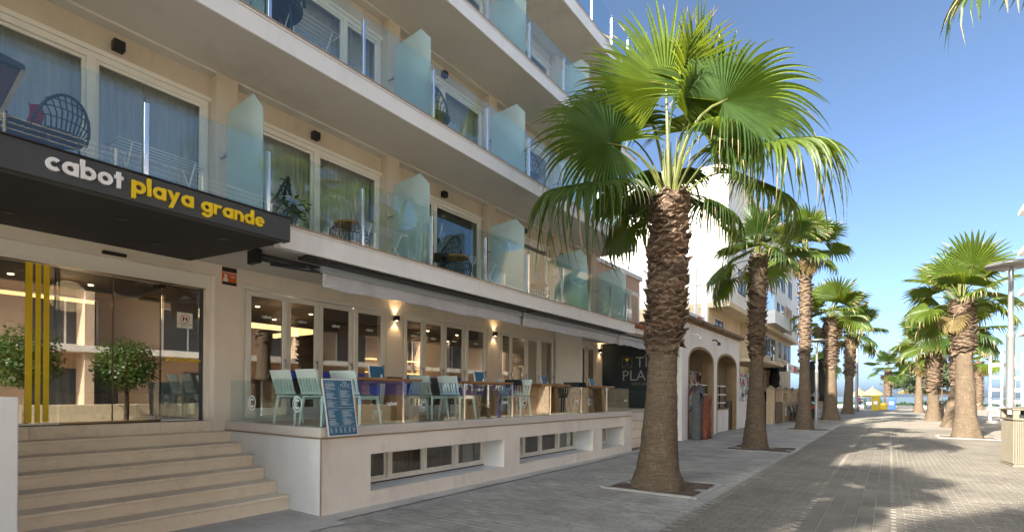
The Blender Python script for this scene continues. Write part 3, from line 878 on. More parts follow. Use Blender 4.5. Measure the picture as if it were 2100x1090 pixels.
# ============================================================ ENTRANCE DOOR
ent = thing('entrance_door', 'wide frameless glass sliding entrance with three vertical yellow stripes', 'door', (2.2, 8.65, 1.16))
build(MB().box(.30, 3.828, 8.52, 8.70, 3.22, 3.39), 'header', 'upvc', ent, bevel=.005)
build(MB().box(.30, 3.828, 8.515, 8.53, 3.185, 3.218), 'header_rail', 'upvc', ent)
build(MB().box(3.765, 3.828, 8.55, 8.70, 1.16, 3.18), 'jamb', 'plaster_low', ent)
build(MB().box(3.70, 3.764, 8.63, 8.69, 1.16, 3.18), 'side_profile', 'dark_clad', ent)
build(MB().box(.3, 3.76, 8.58, 8.70, 1.151, 1.165), 'floor_track', 'black_metal', ent)
for a, b, y in ((.35, 2.03, 8.62), (1.99, 2.60, 8.66), (2.605, 3.23, 8.66), (3.19, 3.70, 8.62)):
    pn = build(MB().box(a, b, y, y + .012, 1.19, 3.18), 'glass_leaf', 'entrance_glass', ent)
    build(MB().box(a, b, y - .006, y + .02, 1.165, 1.19) if y < 8.65 else MB().box(a, a + .012, y - .004, y + .018, 1.19, 3.18), 'leaf_rail', 'upvc' if y < 8.65 else 'fence_wood', pn)
for a, b in ((1.70, 1.765), (1.795, 1.845), (1.872, 1.928)):
    build(MB().box(a, b, 8.612, 8.617, 1.2, 3.18), 'yellow_stripe', 'yellow_film', ent)
sg = build(MB().box(3.39, 3.60, 8.606, 8.615, 2.555, 2.785), 'notice', 'sticker_white', ent)
sg['label'] = 'white notice with crossed-out footprints'
k = MB()
for s_ in range(24):
    a0 = s_ * R(15); a1 = a0 + R(15)
    q = lambda an, r: (3.495 + r * math.cos(an), 8.604, 2.695 + r * math.sin(an))
    k.quad(q(a0, .060), q(a0, .068), q(a1, .068), q(a1, .060))
k.bar((3.455, 8.6035, 2.735), (3.535, 8.6035, 2.655), .008, .001, up=(0, 1, 0))
build(k, 'notice_ring', 'sticker_red', sg)
k = MB()
for sx in (-1, 1):
    k.lathe([(.02, -.0005), (.02, .0005)], 10, (0, 0, 0), .55, 1.3)
    n_ = 20
    for i in range(len(k.v) - n_, len(k.v)):
        x, y, z = k.v[i]; k.v[i] = (3.495 + sx * .022 + x, 8.6045 + z, 2.685 + y * 1.0)
    for t_ in range(4):
        k.box(3.495 + sx * (.011 + t_ * .007) - .003, 3.495 + sx * (.011 + t_ * .007) + .003, 8.604, 8.605, 2.718 - t_ * .003, 2.727 - t_ * .003)
build(k, 'footprints', 'sticker_black', sg)
textobj('notice_text', 'NO SE PUEDE ENTRAR', .020, 'sticker_black', sg, (3.495, 8.604, 2.605), (1, 0, 0), extrude=.0005, align='CENTER')
textobj('notice_text', 'DESCALZO', .020, 'sticker_black', sg, (3.495, 8.604, 2.58), (1, 0, 0), extrude=.0005, align='CENTER')
textobj('glass_lettering', '#ThinkYellow', .085, 'letter_yellow', ent, (3.24, 8.612, 2.05), (1, 0, 0), extrude=.0008, offset=.001)
build(MB().box(2.40, 2.67, 8.40 - .05, 8.40, 3.40, 3.445), 'motion_sensor', 'black_metal', ent, bevel=.006)

# lobby furniture behind the glass
for x, y, lb in ((3.35, 9.6, 'dark lobby armchair nearest the notice on the entrance glass'), (2.75, 10.4, 'dark lobby armchair standing behind the middle of the entrance glass')):
    t = thing('lobby_chair', lb, 'chair', (x, y, 1.15), 'dark chairs in the lobby')
    build(MB().box(x - .25, x + .25, y - .25, y + .25, 1.55, 1.66), 'seat', 'dark_plastic', t, bevel=.03, seg=2)
    build(MB().box(x - .25, x + .25, y - .30, y - .22, 1.60, 2.10), 'backrest', 'dark_plastic', t, bevel=.03, seg=2)
    for sx in (-.2, .2):
        for sy in (-.2, .2):
            build(MB().box(x + sx - .02, x + sx + .02, y + sy - .02, y + sy + .02, 1.151, 1.55), 'leg', 'wood', t)

# security sticker plate beside the door
sp = thing('alarm_sign', 'small orange and black alarm sign fixed beside the entrance', 'sign', (4.04, 8.4, 3.27))
build(MB().box(3.93, 4.15, 8.388, 8.399, 3.27, 3.54), 'plate', 'sticker_orange', sp, bevel=.003)
build(MB().box(3.929, 4.151, 8.384, 8.389, 3.475, 3.541).box(3.929, 4.151, 8.384, 8.389, 3.269, 3.315), 'band', 'sticker_black', sp)
pf = MB().box(3.945, 4.015, 8.384, 8.388, 3.32, 3.365).box(3.962, 4.0, 8.3835, 8.388, 3.365, 3.415).box(3.955, 4.006, 8.383, 8.388, 3.412, 3.43)
build(pf, 'guard_figure', 'sticker_white', sp)
textobj('lettering', 'SEGURIDAD', .036, 'sticker_white', sp, (3.94, 8.383, 3.445), (1, 0, 0), extrude=.0006)
textobj('lettering', '24h', .05, 'sticker_white', sp, (4.05, 8.383, 3.385), (1, 0, 0), extrude=.0006)

# ============================================================ ENTRANCE CANOPY AND NAME
can = thing('entrance_canopy', 'dark grey box canopy over the entrance carrying the hotel name', 'canopy', (2, 6, 3.37))
cx1 = 3.47; cz0, cz1 = 3.375, 3.645
pts = [(-4, 5.75, cz0), (cx1, 5.75, cz0), (cx1, 8.39, 3.545), (-4, 8.39, 3.545), (-4, 5.75, cz1), (cx1, 5.75, cz1), (cx1, 5.878, cz1), (-4, 5.878, cz1)]
build(MB().box(-4, cx1, 5.75, 5.88, cz0 + .002, cz1), 'front_panel', 'dark_clad', can, bevel=.004)
build(MB().add([(-4, 5.752, cz0), (cx1 - .002, 5.752, cz0), (cx1 - .002, 8.392, 3.53), (-4, 8.392, 3.53), (-4, 5.885, 3.55), (cx1 - .002, 5.885, 3.55), (cx1 - .002, 8.392, 3.555), (-4, 8.392, 3.555)],
               [(0, 3, 2, 1), (0, 1, 5, 4), (1, 2, 6, 5), (2, 3, 7, 6), (3, 0, 4, 7), (4, 5, 6, 7)]), 'soffit_panel', 'dark_soffit', can)
build(MB().box(-4, cx1 + .008, 5.735, 5.90, cz1 + .001, cz1 + .014), 'edge_trim', 'black_metal', can)
for x, y in ((1.35, 7.55), (2.05, 6.6), (2.75, 7.6), (3.0, 6.4), (0.6, 6.6)):
    z = cz0 + (y - 5.752) / 2.64 * .155
    build(MB().lathe([(.052, -.008), (.06, -.006), (.06, .004)], 16, (x, y, z - .001)), 'downlight', 'black_metal', can, smooth=False)

def arc(mb, cx, cy, ro, ri, a0, a1, T, n=22):
    for i in range(n):
        b0 = R(a0 + (a1 - a0) * i / n); b1 = R(a0 + (a1 - a0) * (i + 1) / n)
        q = [(cx + ri * math.cos(b0), cy + ri * math.sin(b0)), (cx + ro * math.cos(b0), cy + ro * math.sin(b0)),
             (cx + ro * math.cos(b1), cy + ro * math.sin(b1)), (cx + ri * math.cos(b1), cy + ri * math.sin(b1))]
        mb.prism(q, lambda a, b: T(a, b, 0), lambda a, b: T(a, b, 1))
def glyph(ch, T, T2):
    """bold geometric lower case letters, x-height 1; T2 sits a hair prouder than T"""
    mb = MB(); ro, ri, s_ = .5, .215, .285
    rect = lambda a, b, c, d, t=T2: mb.prism([(a, c), (b, c), (b, d), (a, d)], lambda x, y: t(x, y, 0), lambda x, y: t(x, y, 1))
    wd = 1.0
    if ch in 'abdpgo': arc(mb, .5, .5, ro, ri, 0, 360, T)
    if ch == 'c': arc(mb, .5, .5, ro, ri, 48, 312, T); wd = .88
    if ch == 'a': rect(1 - s_, 1.0, 0, 1)
    if ch == 'b': rect(0, s_, 0, 1.45)
    if ch == 'd': rect(1 - s_, 1.0, 0, 1.45)
    if ch == 'p': rect(0, s_, -.45, 1)
    if ch == 'l': rect(0, s_, 0, 1.45); wd = s_
    if ch == 't': rect(.16, .16 + s_, 0, 1.3); rect(0, .62, .74, 1.0, T); wd = .62
    if ch == 'y':
        mb.prism([(0, 1), (.31, 1), (.62, .28), (.47, -.02)], lambda x, y: T(x, y, 0), lambda x, y: T(x, y, 1))
        mb.prism([(.68, 1), (.98, 1), (.42, -.45), (.12, -.45)], lambda x, y: T2(x, y, 0), lambda x, y: T2(x, y, 1)); wd = .98
    if ch == 'g':
        rect(1 - s_, 1.0, 0, 1); arc(mb, .5, .02, .5, .24, 205, 360, T)
    if ch == 'r':
        rect(0, s_, 0, 1); arc(mb, .55, .44, .55, .27, 62, 140, T, 10); wd = .78
    if ch == 'n':
        rect(0, s_, 0, 1); arc(mb, .47, .53, .47, .19, 0, 180, T, 14); rect(.66, .94, 0, .53, T); wd = .94
    if ch == 'e':
        arc(mb, .5, .5, ro, ri, 0, 318, T); rect(.15, .97, .40, .58)
    return mb, wd
sign = thing('hotel_name_sign', 'raised letters reading cabot in white and playa grande in yellow', 'sign', (2.2, 5.73, 3.45))
def word(txt, x0, x1, z, m):
    tot = sum(glyph(c, lambda a, b, d: (a, 0, b), lambda a, b, d: (a, 0, b))[1] for c in txt) + .10 * (len(txt) - 1)
    sc = (x1 - x0) / tot
    x = x0
    for c in txt:
        T = lambda a, b, d, x=x: (x + a * sc, 5.749 - (.024 if d else 0), z + b * sc)
        T2 = lambda a, b, d, x=x: (x + a * sc, 5.749 - (.026 if d else 0), z + b * sc)
        mb, wd = glyph(c, T, T2)
        build(mb, 'letter', m, sign)
        x += (wd + .10) * sc
word('cabot', 1.25, 1.80, 3.455, 'letter_white')
word('playa', 1.865, 2.40, 3.455, 'letter_yellow')
word('grande', 2.475, 3.14, 3.455, 'letter_yellow')

# ============================================================ AWNINGS
AW = [(4.22, 8.93), (9.0, 13.7), (13.76, 17.1)]
AWN = ['the long left awning next to the dark canopy', 'middle awning over the restaurant terrace', 'right hand awning running to the navy sign wall']
for i, (a, b) in enumerate(AW):
    aw = thing('awning', 'grey cloth roll-out, ' + AWN[i], 'awning', ((a + b) / 2, 6.3, 3.1), 'grey awnings over the terrace')
    if b < 14:
        build(MB().box(a - .4 if i == 0 else a, b, 5.96, 6.17, 3.297, 3.338), 'cassette', 'black_metal', aw, bevel=.015, seg=2)
    build(MB().box(a, b, 6.195, 6.275, 3.222, 3.312), 'front_bar', 'awning_bar', aw, bevel=.008, seg=2)
    rg = random.Random(30 + i)
    ph = [rg.uniform(0, 6) for _ in range(4)]
    n = int((b - a) * 14)
    va = MB().grid(lambda u, v: (a + .01 + u * (b - a - .02), 6.222 + .010 * math.sin(u * 31 + ph[0]) * v + .014 * v * math.sin(u * 9 + ph[1]),
                                 3.223 - v * (.195 + .012 * math.sin(u * 13 + ph[2]) + .006 * math.sin(u * 47 + ph[3]))), n, 4)
    o = build(va, 'valance', 'awning_cloth', aw, smooth=True)
    sd = o.modifiers.new('thickness', 'SOLIDIFY'); sd.thickness = .003
    fb = MB().grid(lambda u, v: (a + .02 + u * (b - a - .04), 6.25 + v * .78, 3.29 + v * .14 - .025 * math.sin(math.pi * v) + .004 * math.sin(u * 21)), n // 2, 6)
    o = build(fb, 'fabric', 'awning_cloth', aw, smooth=True)
    sd = o.modifiers.new('thickness', 'SOLIDIFY'); sd.thickness = .003
    build(MB().tube([(a - .48 if i == 0 else a, 7.08, 3.47), (b, 7.08, 3.47)], .055, 12), 'roll_tube', 'dark_clad', aw, smooth=True)
    for x in ((a - .25 if i == 0 else a + .4), b - .4):
        build(MB().tube([(x, 7.08, 3.40), (x + .5, 6.66, 3.33), (x + .06, 6.28, 3.27)], .022, 8), 'arm', 'dark_clad', aw, smooth=True)
    if i == 0:
        build(MB().box(a - .52, a - .44, 6.95, 7.2, 3.36, 3.55), 'bracket', 'black_metal', aw, bevel=.01)

# ============================================================ WALL LAMPS
def wall_lamp(x, y, z, label, lit, s_=1.0, group='black cube wall lamps'):
    t = thing('wall_lamp', label, 'lamp', (x, y, z), group)
    build(MB().box(x - .055 * s_, x + .055 * s_, y - .11 * s_, y - .012, z - .055 * s_, z + .055 * s_), 'housing', 'black_metal', t, bevel=.004)
    build(MB().box(x - .04 * s_, x + .04 * s_, y - .012, y, z - .04 * s_, z + .04 * s_), 'back_plate', 'black_metal', t)
    if lit:
        for sg in (-1, 1):
            build(MB().lathe([(.026, -.001), (.026, .001)], 10, (x, y - .06, z + sg * .0565 * s_)), 'lens', 'lamp_glow', t)
            ld = bpy.data.lights.new('wall_lamp_light', 'SPOT')
            ld.energy = 1.5; ld.color = (1, .66, .32); ld.spot_size = R(105); ld.spot_blend = .7; ld.shadow_soft_size = .02
            lo = bpy.data.objects.new('wall_lamp_light', ld); COL.objects.link(lo); lo.parent = t
            lo.location = (0, -.06, sg * .065)
            lo.rotation_euler = (0 if sg < 0 else math.pi, 0, 0)
LN = ['between the first and second folding doors from the entrance', 'between the second and third folding doors', 'between the third and last folding doors', 'beside the navy sign wall']
for i, x in enumerate((7.43, 10.80, 14.12, 16.95)):
    wall_lamp(x, WG, 3.16, 'lit black up-and-down wall lamp ' + LN[i], True, .95, 'lit wall lamps on the restaurant wall')
UP = {(2.17, 0): 'above the window over the hotel name', (4.68, 0): 'above the window with the wood-topped stool', (7.52, 0): 'above the open balcony door',
      (7.50, 1): 'on the second tier beside the frosted screens', (10.3, 0): 'behind the palm fronds on the lowest balcony tier', (4.72, 1): 'on the second tier above the left window'}
for (x, k), s_ in UP.items():
    wall_lamp(x, 7.15, F[k] + 1.865, 'unlit black cube lamp ' + s_, False, 1.0, 'unlit cube lamps on the balcony wall')
# ============================================================ TERRACE FURNITURE
FZ = 1.12
def make_chair(m, label, name='terrace_chair'):
    """moulded plastic side chair, faces +X, origin on the floor"""
    t = thing(name, label, 'chair', (0, 0, 0))
    W, D, H, SH = .23, .22, .80, .45
    st = MB()
    st.grid(lambda u, v: (-D + u * 2 * D, -W + v * 2 * W, SH - .012 * math.sin(math.pi * u) * math.sin(math.pi * v)), 6, 6)
    st.box(-D, D, -W, W, SH - .035, SH - .014)
    build(st, 'seat', m, t, bevel=.01, seg=2)
    top = lambda y, z: (-D - .02 - .10 * (z - SH) / (H - SH), y, z)
    bk = MB()
    for (z0, z1) in ((SH + .005, SH + .045), (H - .125, H)):
        bk.hexa([top(-W, z0), (top(W, z0)[0], W, z0), (top(W, z0)[0] + .022, W, z0), (top(-W, z0)[0] + .022, -W, z0),
                 top(-W, z1), (top(W, z1)[0], W, z1), (top(W, z1)[0] + .022, W, z1), (top(-W, z1)[0] + .022, -W, z1)])
    build(bk, 'backrest', m, t, bevel=.006)
    for i in range(7):
        y = -W + .025 + i * (2 * W - .05) / 6
        a = top(y, SH + .046); b = top(y * 1.0, H - .126)
        build(MB().bar((a[0] + .011, y * .96, a[2]), (b[0] + .011, y, b[2]), .042, .014, up=(1, 0, 0)), 'slat', m, t)
    for sx in (-1, 1):
        for sy in (-1, 1):
            build(MB().bar((sx * (D - .02), sy * (W - .02), SH - .014), (sx * (D + .035), sy * (W + .02), 0), .045, .045, w2=.03, d2=.03), 'leg', m, t, bevel=.006)
    for sy in (-1, 1):
        build(MB().bar((-D + .02, sy * (W - .02), SH - .05), (D - .02, sy * (W - .02), SH - .05), .02, .03), 'side_rail', m, t)
    return t
mint = make_chair('mint_plastic', 'x')
dark = make_chair('dark_plastic', 'x')
def put_all(proto, items, group):
    for i, (x, y, z, rz, lb) in enumerate(items):
        o = proto if i == 0 else copy_tree(proto)
        items[i] = (o, x, y, z, rz, lb)
    for (o, x, y, z, rz, lb) in items:
        place(o, (x, y, z), R(rz), lb, group)
put_all(mint, [
    (4.46, 7.12, FZ, 4, 'mint plastic chair furthest left on the terrace, nearest the wall'),
    (4.48, 6.50, FZ, 2, 'mint plastic chair at the terrace corner directly left of the menu board'),
    (4.98, 6.45, FZ, 14, 'mint plastic chair half hidden behind the blue menu board'),
    (6.72, 7.20, FZ, 184, 'mint plastic chair at the right end of the first wooden table'),
    (7.02, 6.95, FZ, 6, 'mint plastic chair to the left of the second wooden table, its left one'),
    (7.42, 6.62, FZ, 4, 'mint plastic chair close behind the glass, left of the second table'),
    (9.22, 6.55, FZ, 188, 'mint plastic chair at the right end of the second table by the glass'),
    (9.18, 7.10, FZ, 176, 'mint plastic chair at the right end of the second table, further from the glass'),
    (5.80, 7.62, FZ, -92, 'mint plastic chair behind the first wooden table against the folding doors'),
], 'mint plastic terrace chairs')
put_all(dark, [
    (9.72, 6.75, FZ, 0, 'black plastic chair left of the third wooden table'),
    (11.68, 6.75, FZ, 180, 'black plastic chair right of the third wooden table'),
    (10.6, 7.62, FZ, -90, 'black plastic chair behind the third wooden table'),
    (12.62, 6.70, FZ, 0, 'black plastic chair left of the fourth wooden table'),
    (13.3, 7.62, FZ, -90, 'black plastic chair behind the fourth wooden table'),
    (8.3, 7.66, FZ, -90, 'black plastic chair behind the second wooden table'),
], 'black plastic terrace chairs')

def make_table():
    t = thing('terrace_table', 'x', 'table', (0, 0, 0))
    for i in range(5):
        y = -.35 + i * .14
        build(MB().box(-.69, .69, y, y + .138, .682, .722), 'plank', 'wood', t, bevel=.003)
    build(MB().box(-.5, .5, -.28, .28, .645, .681), 'under_frame', 'wood', t)
    for x in (-.36, .36):
        build(MB().hexa([(x - .11, -.2, .0), (x + .11, -.2, .0), (x + .11, .2, .0), (x - .11, .2, .0),
                         (x - .075, -.14, .644), (x + .075, -.14, .644), (x + .075, .14, .644), (x - .075, .14, .644)]), 'leg', 'wood', t, bevel=.006)
    build(MB().box(-.25, .25, -.03, .03, .2, .28), 'stretcher', 'wood', t)
    return t
put_all(make_table(), [
    (5.76, 6.92, FZ, 0, 'wooden table behind the menu board, first from the entrance'),
    (8.28, 6.78, FZ, 0, 'second wooden terrace table from the entrance, with a menu stand'),
    (10.66, 6.75, FZ, 0, 'third wooden terrace table, among the black chairs'),
    (13.22, 6.75, FZ, 0, 'fourth wooden table at the far end of the terrace glass'),
], 'wooden terrace tables')

def make_stand():
    t = thing('menu_stand', 'x', 'menu stand', (0, 0, 0))
    build(MB().hexa([(-.13, -.02, .012), (.13, -.02, .012), (.13, -.012, .012), (-.13, -.012, .012), (-.13, .03, .20), (.13, .03, .20), (.13, .038, .20), (-.13, .038, .20)]), 'card', 'board_blue', t)
    build(MB().hexa([(-.145, -.024, .0), (-.131, -.024, .0), (-.131, .012, .0), (-.145, .012, .0), (-.145, .03, .205), (-.131, .03, .205), (-.131, .05, .205), (-.145, .05, .205)]), 'holder_edge', 'letter_white', t)
    build(MB().box(-.14, .14, -.05, .06, 0, .011), 'foot', 'letter_white', t, bevel=.003)
    build(MB().hexa([(.02, -.07, .011), (.07, -.07, .011), (.07, -.05, .011), (.02, -.05, .011), (.035, -.06, .07), (.05, -.06, .07), (.05, -.055, .07), (.035, -.055, .07)]), 'clip', 'letter_white', t)
    return t
put_all(make_stand(), [
    (5.70, 6.86, FZ + .722, -8, 'menu stand on the first wooden table'),
    (8.20, 6.72, FZ + .722, -5, 'menu stand on the second wooden table'),
    (10.62, 6.70, FZ + .722, 6, 'menu stand on the third wooden table'),
    (13.10, 6.70, FZ + .722, 0, 'menu stand on the fourth wooden table'),
], 'menu stands on the terrace tables')
pr = thing('payment_tray', 'small black tray on the right end of the first wooden table', 'tray', (6.15, 6.95, FZ + .722))
build(MB().box(6.03, 6.27, 6.88, 7.02, FZ + .7225, FZ + .735).box(6.03, 6.27, 6.88, 6.89, FZ + .735, FZ + .757).box(6.03, 6.27, 7.01, 7.02, FZ + .735, FZ + .757)
      .box(6.03, 6.04, 6.89, 7.01, FZ + .735, FZ + .757).box(6.26, 6.27, 6.89, 7.01, FZ + .735, FZ + .757), 'body', 'black_metal', pr)

# ============================================================ MENU BOARD
mbd = thing('menu_board', 'tall blue printed drinks menu leaning outside the terrace glass', 'menu board', (4.25, 5.87, 1.02))
def MT(x, y, d=0.0):   # board plane: x 0..1, y 0..1 (up), d outwards
    return (3.995 + .465 * x + .075 * (1 - y), 5.90 - .055 * (1 - y) - d, 1.03 + .75 * y)
def mrect(mb, x0, x1, y0, y1, d0, d1):
    mb.hexa([MT(x0, y0, d1), MT(x1, y0, d1), MT(x1, y0, d0), MT(x0, y0, d0), MT(x0, y1, d1), MT(x1, y1, d1), MT(x1, y1, d0), MT(x0, y1, d0)])
b_ = MB(); mrect(b_, 0, 1, 0, 1, 0, .012)
build(b_, 'backing', 'letter_white', mbd)
b_ = MB(); mrect(b_, .035, .965, .02, .98, .0122, .014)
build(b_, 'printed_sheet', 'board_blue', mbd)
b_ = MB(); rg = random.Random(5)
def para(x0, x1, y1, n, ragged=True, h=.0052):
    for i in range(n):
        y = y1 - i * .0115
        mrect(b_, x0, x0 + (x1 - x0) * (rg.uniform(.45, 1) if ragged else 1), y, y + h, .0141, .0146)
para(.08, .44, .945, 1); para(.08, .42, .915, 10); para(.08, .36, .775, 1, h=.008); para(.08, .44, .75, 9); para(.08, .4, .62, 1, h=.008)
para(.08, .46, .60, 8); para(.08, .42, .46, 1, h=.008); para(.08, .3, .44, 11); para(.08, .44, .295, 1, h=.008); para(.08, .46, .275, 8)
para(.54, .9, .80, 12); para(.54, .86, .645, 1, h=.008); para(.54, .92, .62, 8); para(.54, .92, .455, 1, h=.008); para(.54, .9, .435, 9); para(.54, .8, .32, 1, h=.008); para(.54, .92, .30, 10)
for c in range(6):
    para(.08 + c * .15, .08 + c * .15 + .09, .145, 8)
mrect(b_, .035, .965, .172, .176, .0141, .0147); mrect(b_, .5, .505, .18, .86, .0141, .0147); mrect(b_, .52, .93, .845, .848, .0141, .0147)
mrect(b_, .035, .965, .50, .506, .0141, .0150)
build(b_, 'menu_text', 'print_pale', mbd)
textobj('logo_text', 'TIN', .050, 'print_pale', mbd, MT(.62, .915, .016), Vector(MT(1, .9)) - Vector(MT(0, .9)), extrude=.0006)
textobj('logo_text', 'PLACE', .050, 'print_pale', mbd, MT(.57, .868, .016), Vector(MT(1, .9)) - Vector(MT(0, .9)), extrude=.0006)

# ============================================================ THINGS ON THE BALCONIES
def rattan_chair(loc, rz, label, s_=1.0, open_back=True):
    t = thing('rattan_chair', label, 'chair', (0, 0, 0))
    fr = MB()
    seat = [(.30 * math.cos(a), .30 * math.sin(a), .42) for a in [i * math.pi / 12 for i in range(25)]]
    fr.tube(seat, .014, 6)
    arch = [(-.10 - .20 * math.sin(a) ** .8, -.32 * math.cos(a), .42 + .46 * math.sin(a)) for a in [math.pi * i / 14 for i in range(15)]]
    fr.tube(arch, .018, 6)
    build(fr, 'frame', 'rattan', t, smooth=True)
    rb = MB()
    for i in range(1, 14):
        p = Vector(arch[i]); f = -.3 + .6 * i / 14
        q = Vector((-math.sqrt(max(0, .09 - f * f)) * .9, f, .42))
        rb.tube([q, (q + p) / 2 + Vector((-.05, 0, 0)), p], .009, 5)
    for zz in (.55, .68, .78):
        k_ = [(-.16 - .14 * math.sin(a) - .03, -.30 * math.cos(a) * (1 - (zz - .42) * .8), zz) for a in [math.pi * i / 10 for i in range(11)]]
        rb.tube(k_, .008, 5)
    build(rb, 'rib_weave', 'rattan', t, smooth=True)
    build(MB().lathe([(.29, .385), (.295, .40), (.29, .415)], 20), 'seat', 'rattan', t)
    for a in (45, 135, 225, 315):
        build(MB().tube([(.24 * math.cos(R(a)), .24 * math.sin(R(a)), .39), (.29 * math.cos(R(a)), .29 * math.sin(R(a)), 0)], .013, 6), 'leg', 'rattan', t)
    return place(t, loc, R(rz), None, 'black rattan balcony chairs', s_)
rattan_chair((1.42, 6.25, F[0] + .001), 110, 'black rattan chair nearest the dark canopy letters, on the left balcony', .72)
rattan_chair((1.10, 6.70, F[0] + .001), 20, 'black rattan chair set back against the leftmost window', 1.0)
rattan_chair((3.72, 6.8, F[0] + .001), 150, 'black rattan chair behind the frosted screen above the canopy end', 1.0)
rattan_chair((6.85, 6.5, F[0] + .001), 170, 'black rattan chair beside the open balcony door', .95)
rattan_chair((6.55, 6.45, F[1] + .001), 20, 'rattan chair on the second tier by the blue reflecting window', .95)
rattan_chair((9.5, 6.5, F[1] + .001), 30, 'rattan chair on the second tier right of the second frosted screen', .95)
rattan_chair((3.55, 6.35, F[1] + .001), 60, 'large rattan chair at the left of the second tier, half out of frame', 1.2)

def stool(x, y, z, label):
    t = thing('wire_stool', label, 'stool', (x, y, z), 'wood topped wire stools')
    build(MB().lathe([(.20, .36), (.215, .375), (.215, .39), (.20, .40)], 24, (x, y, z)), 'top', 'wood', t, smooth=False)
    k_ = MB()
    for i in range(28):
        a = 2 * math.pi * i / 28
        k_.tube([(x + r * math.cos(a), y + r * math.sin(a), z + h) for r, h in ((.20, .36), (.265, .27), (.27, .16), (.22, .03))], .006, 5)
    for r, h in ((.268, .22), (.21, .02)):
        k_.tube([(x + r * math.cos(R(q)), y + r * math.sin(R(q)), z + h) for q in range(0, 375, 15)], .008, 5)
    build(k_, 'wire_base', 'rattan', t, smooth=True)
stool(4.72, 6.32, F[0] + .001, 'low wire stool with wooden top on the balcony right of the canopy')
stool(9.75, 6.35, F[0] + .001, 'low wire stool with wooden top on the balcony behind the palm')
stool(6.95, 6.25, F[0] + .001 - .0, 'low wire stool beside the open balcony door')

# towel thrown over a plant by the canopy
pl = thing('potted_plant', 'bushy dark green pot plant on the balcony above the canopy end', 'plant', (3.72, 6.22, F[0]))
rg = random.Random(11)
lf = MB()
for i in range(90):
    a = rg.uniform(0, 6.28); e = rg.uniform(-.1, 1.2); r0 = rg.uniform(.10, .30)
    c = Vector((3.72 + r0 * math.cos(a) * math.cos(e), 6.22 + r0 * math.sin(a) * math.cos(e), F[0] + .20 + r0 * math.sin(e)))
    d = Vector((math.cos(a), math.sin(a), rg.uniform(-.4, .5))).normalized(); s_ = d.cross(Vector((0, 0, 1))).normalized()
    L, W = rg.uniform(.07, .13), rg.uniform(.02, .035)
    lf.add([c, c + d * L * .5 + s_ * W, c + d * L, c + d * L * .5 - s_ * W], [(0, 1, 2, 3)])
build(lf, 'leaves', 'plant_leaf', pl, kind='stuff')
build(MB().lathe([(.09, .005), (.12, .17), (.13, .18), (.10, .175)], 16, (3.72, 6.22, F[0])), 'pot', 'dark_clad', pl)
tw = MB().grid(lambda u, v: (3.56 + .36 * u + .02 * math.sin(v * 8), 6.08 + .26 * v, F[0] + .44 - .35 * (u - .45) ** 2 - .5 * (v - .5) ** 2 + .022 * math.sin(u * 17 + v * 5) + .015 * math.sin(v * 23)), 22, 16)
o = tag(build(tw, 'towel', 'towel_blue', smooth=True), 'blue and white patterned towel thrown over the balcony plant', 'towel')
sd = o.modifiers.new('thickness', 'SOLIDIFY'); sd.thickness = .006

# folded brown lounger at the left end of the balcony, red cloth
fl = thing('folded_lounger', 'brown padded lounger standing folded at the left end of the balcony', 'lounger', (1.05, 6.1, F[0]))
build(MB().hexa([(.75, 6.04, F[0] + .01), (.93, 6.04, F[0] + .01), (.93, 6.10, F[0] + .01), (.75, 6.10, F[0] + .01),
                 (.70, 6.04, F[0] + .78), (1.165, 6.04, F[0] + .70), (1.165, 6.10, F[0] + .70), (.70, 6.10, F[0] + .78)]), 'panel', 'leather_brown', fl, bevel=.02, seg=2)
build(MB().bar((.68, 6.07, F[0] + .81), (1.18, 6.07, F[0] + .725), .11, .07, up=(0, 0, 1)), 'head_cushion', 'dark_plastic', fl, bevel=.025, seg=3)
build(MB().bar((1.165, 6.03, F[0] + .70), (.94, 6.03, F[0] + .01), .03, .04, up=(0, 1, 0)), 'side_rail', 'brown_trim', fl)
rc = MB().grid(lambda u, v: (1.28 + .10 * u + .015 * math.sin(v * 9), 6.44 + .03 * math.sin(u * 7 + v * 4), F[0] + .62 - .42 * v), 8, 12)
o = tag(build(rc, 'red_towel', 'red_cloth', smooth=True), 'red cloth hanging over a rattan chair on the left balcony', 'cloth')
sd = o.modifiers.new('thickness', 'SOLIDIFY'); sd.thickness = .006

# pale blue lounger cushion standing on the far balcony
cu = thing('blue_lounger', 'pale blue padded lounger standing upright on the far right balcony', 'lounger', (12.2, 6.5, F[0]))
build(MB().hexa([(11.9, 6.42, F[0] + .02), (12.5, 6.42, F[0] + .02), (12.5, 6.52, F[0] + .02), (11.9, 6.52, F[0] + .02),
                 (11.85, 6.62, F[0] + 1.15), (12.55, 6.62, F[0] + 1.15), (12.55, 6.72, F[0] + 1.15), (11.85, 6.72, F[0] + 1.15)]), 'back_cushion', 'sky_blue_cushion', cu, bevel=.04, seg=3)
build(MB().tube([(11.85, 6.62, F[0] + 1.23), (12.55, 6.62, F[0] + 1.23)], .085, 12), 'headrest', 'sky_blue_cushion', cu, smooth=True)
